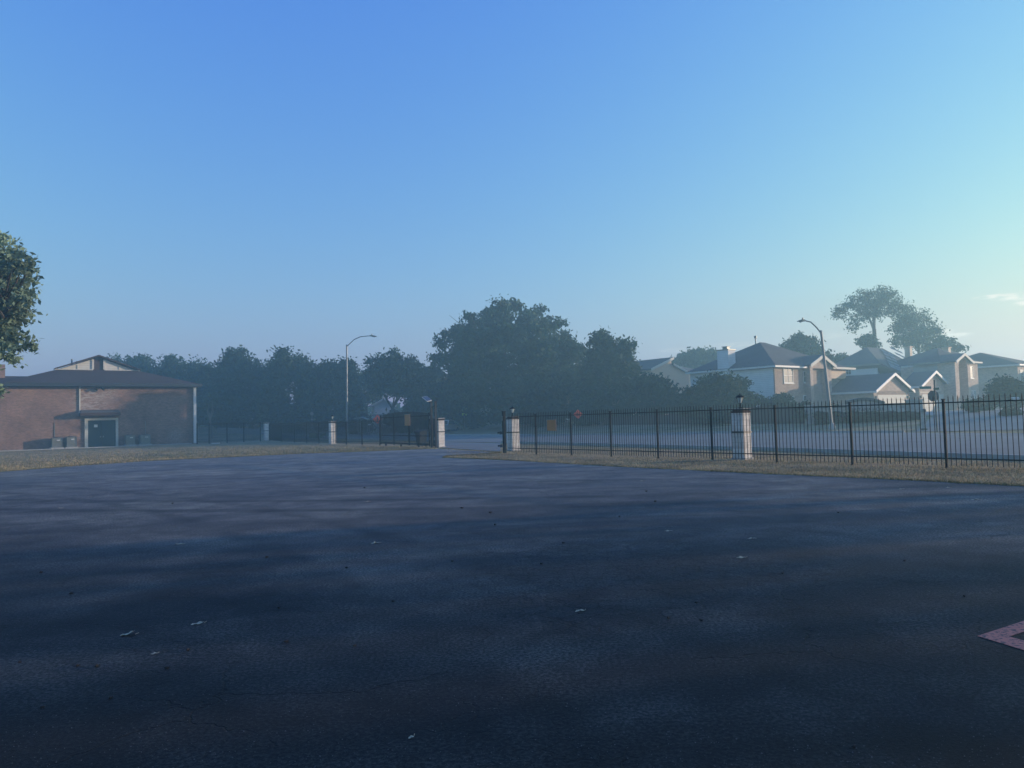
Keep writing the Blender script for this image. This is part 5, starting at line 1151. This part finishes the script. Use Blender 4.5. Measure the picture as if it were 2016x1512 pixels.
wood(1190, 90, 1476, 73.0, lambda t: 822 - 14 * t, 'long shadowed board fence under the trees left of the nearest house')
b = at(1595, 67); m = MB(); zt_ = zat(b.x, 67, 797); root = thing('stone_pillar', b, 'tall stone end pillar at the right end of the brown board fence', 'pillar')
m = MB(); m.box(b.x - .28, b.x + .28, 67, 67.5, b.z - .1, zt_ - .1); m.build('shaft', 'monument_brick', root); m = MB(); m.box(b.x - .34, b.x + .34, 66.94, 67.56, zt_ - .097, zt_); m.build('cap_slab', 'concrete', root)

# entrance monument: wall with an arched middle
YM = 66.0
def mx_(px): return at(px, YM).x
def mz_(px, py): return zat(mx_(px), YM, py)
b = at(1700, YM); root = thing('entrance_monument', b, 'grey brick entrance wall with an arched name panel above the clipped hedge', 'entrance sign'); gz = b.z - .3
m = MB(); m.box(mx_(1671), mx_(1743), YM, YM + .5, gz, mz_(1700, 798))
arc = [(mx_(1671) + (mx_(1743) - mx_(1671)) * t, mz_(1700, 796.5 - 7 * math.sin(math.pi * t) + (t - .5) * 4)) for t in np.linspace(0, 1, 15)]
m.extrude([(mx_(1671), YM, mz_(1700, 798) + .003), (mx_(1743), YM, mz_(1700, 798) + .003)] + [(x, YM, z) for x, z in reversed(arc)], (0, .5, 0)); m.build('name_panel', 'monument_brick', root)
m = MB()
for i in range(14):
    (x0, z0_), (x1, z1_) = arc[i], arc[i + 1]; m.hexa([(x0, YM - .08, z0_ + .003), (x1, YM - .08, z1_ + .003), (x1, YM + .58, z1_ + .003), (x0, YM + .58, z0_ + .003), (x0, YM - .08, z0_ + .3), (x1, YM - .08, z1_ + .3), (x1, YM + .58, z1_ + .3), (x0, YM + .58, z0_ + .3)])
m.build('arch_coping', 'sign_back', root)
for q0, q1, tt in ((1744, 1796, 797), (1606, 1669, 803)): m = MB(); m.box(mx_(q0), mx_(q1), YM + .15, YM + .45, gz, mz_((q0 + q1) / 2, tt)); m.build('side_wall', 'monument_brick', root)
for q0, q1, tt, t2 in ((1744, 1796, 797, 793.5), (1606, 1669, 803, 800)): m = MB(); m.box(mx_(q0), mx_(q1), YM + .08, YM + .52, mz_((q0 + q1) / 2, tt) + .003, mz_((q0 + q1) / 2, t2)); m.build('side_coping', 'sign_back', root)
m = MB(); m.box(mx_(1793), mx_(1816), YM - .15, YM + .75, gz, mz_(1800, 789)); m.build('end_pillar', 'monument_brick', root)
m = MB(); m.box(mx_(1791.5), mx_(1817.5), YM - .22, YM + .82, mz_(1800, 789) + .003, mz_(1800, 786.5)); m.build('pillar_cap', 'concrete', root)
for px, mt in ((1757, 'lantern_glass'), (1780, 'siding_blue')):
    m = MB(); m.box(mx_(px - 2), mx_(px + 2), YM + .09, YM + .147, mz_(px, 811), mz_(px, 803.5)); m.build('wall_plaque', mt, root)
fc = bpy.data.curves.new('lettering', 'FONT'); fc.body = 'LANTANA HOLL'; fc.size = .42; fc.extrude = .015; fc.align_x = 'CENTER'; fc.align_y = 'CENTER'
to = bpy.data.objects.new('lettering', fc); COL.objects.link(to); bpy.context.view_layer.update()
me = bpy.data.meshes.new_from_object(to.evaluated_get(bpy.context.evaluated_depsgraph_get())); bpy.data.objects.remove(to)
lt = bpy.data.objects.new('lettering', me); COL.objects.link(lt); me.materials.append(MT['black_paint']); lt.parent = root
lt.location = Vector(((mx_(1671) + mx_(1743)) / 2, YM - .02, mz_(1706, 806.5))) - root.location; lt.rotation_euler = (R(90), 0, 0)
# striped stone mailbox pillar
b = at(1821, 52.6); root = thing('mailbox', b, 'slim pale banded mailbox pillar left of the stop sign pole', 'mailbox'); zt_ = zat(b.x, b.y, 803)
m = MB(); m.box(b.x - .11, b.x + .11, 52.6, 52.85, b.z + .16, zt_ - .3); m.build('pillar', 'monument_brick', root); m = MB(); m.box(b.x - .15, b.x + .15, 52.55, 52.9, b.z - .05, b.z + .157); m.build('base', 'sign_back', root)
m = MB(); m.box(b.x - .1, b.x + .1, 52.5, 52.95, zt_ - .297, zt_ - .15); m.tube([(b.x, 52.5, zt_ - .15), (b.x, 52.95, zt_ - .15)], .099, 12); m.build('box', 'grey_metal', root)
# mailbox at the far right
b = at(2001, 60); root = thing('mailbox', b, 'small mailbox on a post at the far right kerb', 'mailbox'); m = MB(); m.bar(b, b + Vector((0, 0, 1.0)), .09, .09); m.build('post', 'wood_fence', root)
m = MB(); m.box(b.x - .3, b.x + .25, 59.9, 60.15, b.z + 1.003, b.z + 1.15); m.tube([(b.x - .3, 60.02, b.z + 1.15), (b.x + .25, 60.02, b.z + 1.15)], .12, 12); m.build('box', 'siding_blue', root)
# driveways
drape('house_driveway', [at(1726, 79), at(1835, 64)], [at(1785, 83), at(1935, 68)], 'driveway', .03, 12, 6)
drape('house_driveway', [at(1818, 88), at(1965, 72)], [at(1862, 92), at(2040, 77)], 'driveway', .034, 12, 6)

# ------------------------------------------------------------------ marks and litter on the asphalt
m = MB(); z = .004
T_ = G(1924, 1253); u1 = (G(2016, 1223) - T_).normalized(); u2 = (G(2016, 1281) - T_).normalized(); w_ = .10
cr = u1.cross(u2).length; inn = G(1988, 1254)
L1, L2 = 2.6, 1.6
m.add([T_ + Vector((0, 0, z)), T_ + u1 * L1 + Vector((0, 0, z)), inn + u1 * (L1 - w_ / cr) + Vector((0, 0, z)), inn + Vector((0, 0, z)), inn + u2 * (L2 - w_ / cr) + Vector((0, 0, z)), T_ + u2 * L2 + Vector((0, 0, z))], [(0, 1, 2, 3), (0, 3, 4, 5)])
o = m.build('painted_marking', 'pink_paint'); tag(o, 'faded pink painted corner on the asphalt at the lower right', 'road marking')

def leaf(px, py, L, rot, label, curl=.25, mat='leaf_dry'):
    b = G(px, py); n = 8; m = MB(); vs = []; fs = []
    for i in range(n + 1):
        t = i / n; w_ = L * (.30 + .05 * math.sin(px)) * math.sin(math.pi * min(1, t * .92 + .04)) ** .8 * (1 + .10 * math.sin(px * 3 + i * 1.9)); x = (t - .5) * L; z = .004 + curl * L * .7 * (t ** 2 if int(px) % 2 else (1 - (2 * t - 1) ** 2))
        for s_ in (-1, 0, 1):
            zz = z + abs(s_) * w_ * (.15 + .3 * math.sin(i * 1.3 + px + s_))  ** 2 * 2; vs.append((b.x + x * math.cos(rot) - s_ * w_ * math.sin(rot), b.y + x * math.sin(rot) + s_ * w_ * math.cos(rot), zz))
    for i in range(n):
        for j in range(2): q = i * 3 + j; fs.append((q, q + 1, q + 4, q + 3))
    m.add(vs, fs); m.tube([(b.x + .5 * L * math.cos(rot), b.y + .5 * L * math.sin(rot), .006), (b.x + .72 * L * math.cos(rot + .2), b.y + .72 * L * math.sin(rot + .2), .012)], .0015 + L * .008, 4)
    o = m.build('fallen_leaf', mat); tag(o, label, 'leaf', 'fallen leaves on the asphalt'); return o
leaf(389, 1229, .105, .5, 'nearest upright pale dry leaf at the lower left', .12)
leaf(251, 1251, .115, .15, 'large curled pale leaf at the lower left, dark underneath', .4)
leaf(737, 1070, .13, .1, 'pale dry leaf in the left middle of the asphalt', .12)
leaf(352, 1072, .12, .0, 'faint dry leaf left of the middle pale leaf', .05)
leaf(1459, 1098.5, .11, .05, 'brightest pale leaf right of centre on the asphalt', .06)
leaf(1479, 1061, .10, -.3, 'pale torn leaf above the brightest one right of centre', .15)
leaf(1315, 1046, .10, .1, 'small pale leaf beside the cracked patch', .1)
leaf(723, 988, .11, .2, 'tiny pale leaf left of centre, farther up the lot', .08)
leaf(1264, 948, .13, .2, 'small pale leaf near the right grass edge, centre right', .08)
leaf(1775, 963, .11, .1, 'left of two pale leaves near the right grass verge', .08)
leaf(1868, 960.5, .10, .1, 'right of two pale leaves near the right grass verge', .08)
leaf(1922, 984, .17, .0, 'yellowish flat leaf near the right edge of the lot', .04)
leaf(118, 1001, .12, .0, 'small pale leaf far left on the tyre tracks', .06)
leaf(810, 1453, .04, .9, 'tiny pale scrap at the bottom of the lot, left of centre', .1)
leaf(1142, 1204, .09, .4, 'small pale fragment in the middle of the lot', .1)
leaf(303, 1288, .05, .3, 'tiny pale scrap right of the large curled leaf', .1)
pods = [(548, 1198), (682, 1119), (1065, 1111), (38, 1305), (152, 1312), (328, 1317), (369, 1281), (190, 1313), (216, 1376), (83, 1394), (1315, 1218), (1380, 1223), (1898, 1175), (563, 1265), (698, 1273), (1680, 1472), (717, 961), (1272, 968), (974, 1034),
        (339, 992), (1219, 1018), (1650, 1010), (773, 1185), (525, 1098), (890, 1106), (80, 1128), (1780, 1105), (1290, 988), (965, 1010), (1108, 1070), (909, 1001), (140, 1170), (1540, 1130), (1370, 1188)]
for i, (px, py) in enumerate(pods):
    b = G(px, py); r_ = .009 + .007 * random.random() + max(0, b.y - 6) * .0009; m = MB(); pts = []
    a = random.uniform(0, 3.1)
    m.tube([b + Vector((math.cos(a) * r_ * t, math.sin(a) * r_ * t, .004 + r_ * .5)) for t in (-1.3, -.6, .1, .7, 1.4)], [r_ * .2, r_ * .6, r_ * .72, r_ * .5, r_ * .1], 7)
    m.tube([b + Vector((r_ * .4, -r_ * .2, r_ * .3)), b + Vector((r_ * 1.2, r_ * .7, r_ * .9)), b + Vector((r_ * 1.5, r_ * .4, r_ * .3))], [r_ * .4, r_ * .35, r_ * .05], 5)
    o = m.build('seed_pod', 'pod_dark'); tag(o, 'small dark dried seed pod lying on the asphalt', 'seed pod', 'dark seed pods scattered on the asphalt')

# gravel grit scattered over the near asphalt
n = 16000; yy = 3.2 + 26 * rng.uniform(0, 1, n) ** 1.7; xx = rng.uniform(-.75, .75, n) * yy; r_ = rng.uniform(.0015, .0045, n) * (1 + yy * .05)
C = np.stack([xx, yy, r_ * .4], 1); base_v = np.array([(1, 0, 0), (-1, .2, 0), (0, 1, .1), (.1, -1, 0), (0, 0, 1.)])
tri = np.array([(0, 2, 4), (2, 1, 4), (1, 3, 4), (3, 0, 4)])
Vv = (C[:, None, :] + base_v[None] * r_[:, None, None] * rng.uniform(.5, 1.2, (n, 5, 1))).reshape(-1, 3); Fv = (tri[None] + (np.arange(n) * 5)[:, None, None]).reshape(-1, 3)
MT_g = plain('grit', (.085, .083, .08), .9, var=.8, scale=60)
o = np_mesh('gravel_grit', Vv, Fv, 'grit'); o['kind'] = 'stuff'; tag(o, 'loose pale grit sprinkled over the worn asphalt', 'grit')

# grass blades on the verges
def grass(n, region, hgt, mat):
    P = []
    for _ in range(n): P.append(region())
    P = np.array(P); n = len(P); a = rng.uniform(0, 2 * math.pi, n); h = hgt * rng.uniform(.4, 1.4, n); w = .006 + h * .14
    dx, dy = np.cos(a) * w, np.sin(a) * w; lx = rng.normal(0, .4, n) * h; ly = rng.normal(0, .4, n) * h
    V_ = np.stack([np.stack([P[:, 0] - dx, P[:, 1] - dy, P[:, 2]], 1), np.stack([P[:, 0] + dx, P[:, 1] + dy, P[:, 2]], 1), np.stack([P[:, 0] + lx, P[:, 1] + ly, P[:, 2] + h], 1)], 1).reshape(-1, 3)
    return np_mesh('grass', V_, np.arange(3 * n).reshape(-1, 3), mat)
foliage('blade_green', (.20, .175, .085), 1.4); foliage('blade_dry', (.44, .335, .21), 1.3)
def reg_right():
    t = rng.uniform(0, 1); px = 880 + 1250 * t; e_ = np.interp(px, [870, 930, 1008, 1200, 1550, 1800, 2016, 2300], [901, 903, 906.5, 918, 935, 946, 957, 978]); nr = np.interp(px, [870, 990, 1300, 1600, 1800, 2016, 2250], [872, 874, 882, 890, 897, 905, 914])
    q = rng.uniform(0, 1) ** .6; p_ = G(px, nr + (e_ - nr) * q); return (p_.x, p_.y, -.02)
def reg_edge():
    i = random.choice([0, 1]); E_ = right_edge if i else left_edge; k_ = random.randrange(len(E_) - 1)
    p_ = E_[k_].lerp(E_[k_ + 1], random.random()); o_ = abs(rng.normal(0, .12)) + .0; nd = Vector((.5, .85, 0)); return (p_.x + nd.x * (o_ - .05), p_.y + nd.y * (o_ - .05), -.02)
def reg_left():
    px = rng.uniform(-60, 860); lo = np.interp(px, [0, 300, 600, 840], [929, 907, 893, 884]); hi = np.interp(px, [0, 380, 700, 860], [889, 876, 876, 880]); p_ = G(px, hi + (lo - hi) * rng.uniform(0, 1) ** .7); return (p_.x, p_.y, -.02)
for f_, n_, h_, mt, lb in ((reg_right, 34000, .045, 'blade_dry', 'dry tan grass on the right-hand verge by the iron fence'), (reg_right, 12000, .04, 'blade_green', 'green tufts in the right-hand verge by the iron fence'),
                 (reg_edge, 16000, .06, 'blade_green', 'green grass growing over the asphalt edge'), (reg_left, 24000, .06, 'blade_dry', 'dry tan grass between the lot and the brick building'), (reg_left, 14000, .07, 'blade_green', 'green tufts between the lot and the brick building')):
    o = grass(n_, f_, h_, mt); o['kind'] = 'stuff'; tag(o, lb, 'grass')

# ------------------------------------------------------------------ haze
hz = MB(); hz.box(-330, 330, -62, 330, -1.2, 26); hm = bpy.data.materials.new('haze_air'); hm.use_nodes = True; hn = hm.node_tree.nodes; hn.clear()
ho = hn.new('ShaderNodeOutputMaterial'); hv = hn.new('ShaderNodeVolumePrincipled'); hv.inputs['Color'].default_value = (.53, .90, 1.0, 1); hv.inputs['Density'].default_value = .0027; hv.inputs['Anisotropy'].default_value = .45
hm.node_tree.links.new(hv.outputs[0], ho.inputs['Volume']); MT['haze_air'] = hm
o = hz.build('haze', 'haze_air'); o['kind'] = 'stuff'; o['label'] = 'thin bluish evening haze over the whole scene'; o['category'] = 'haze'
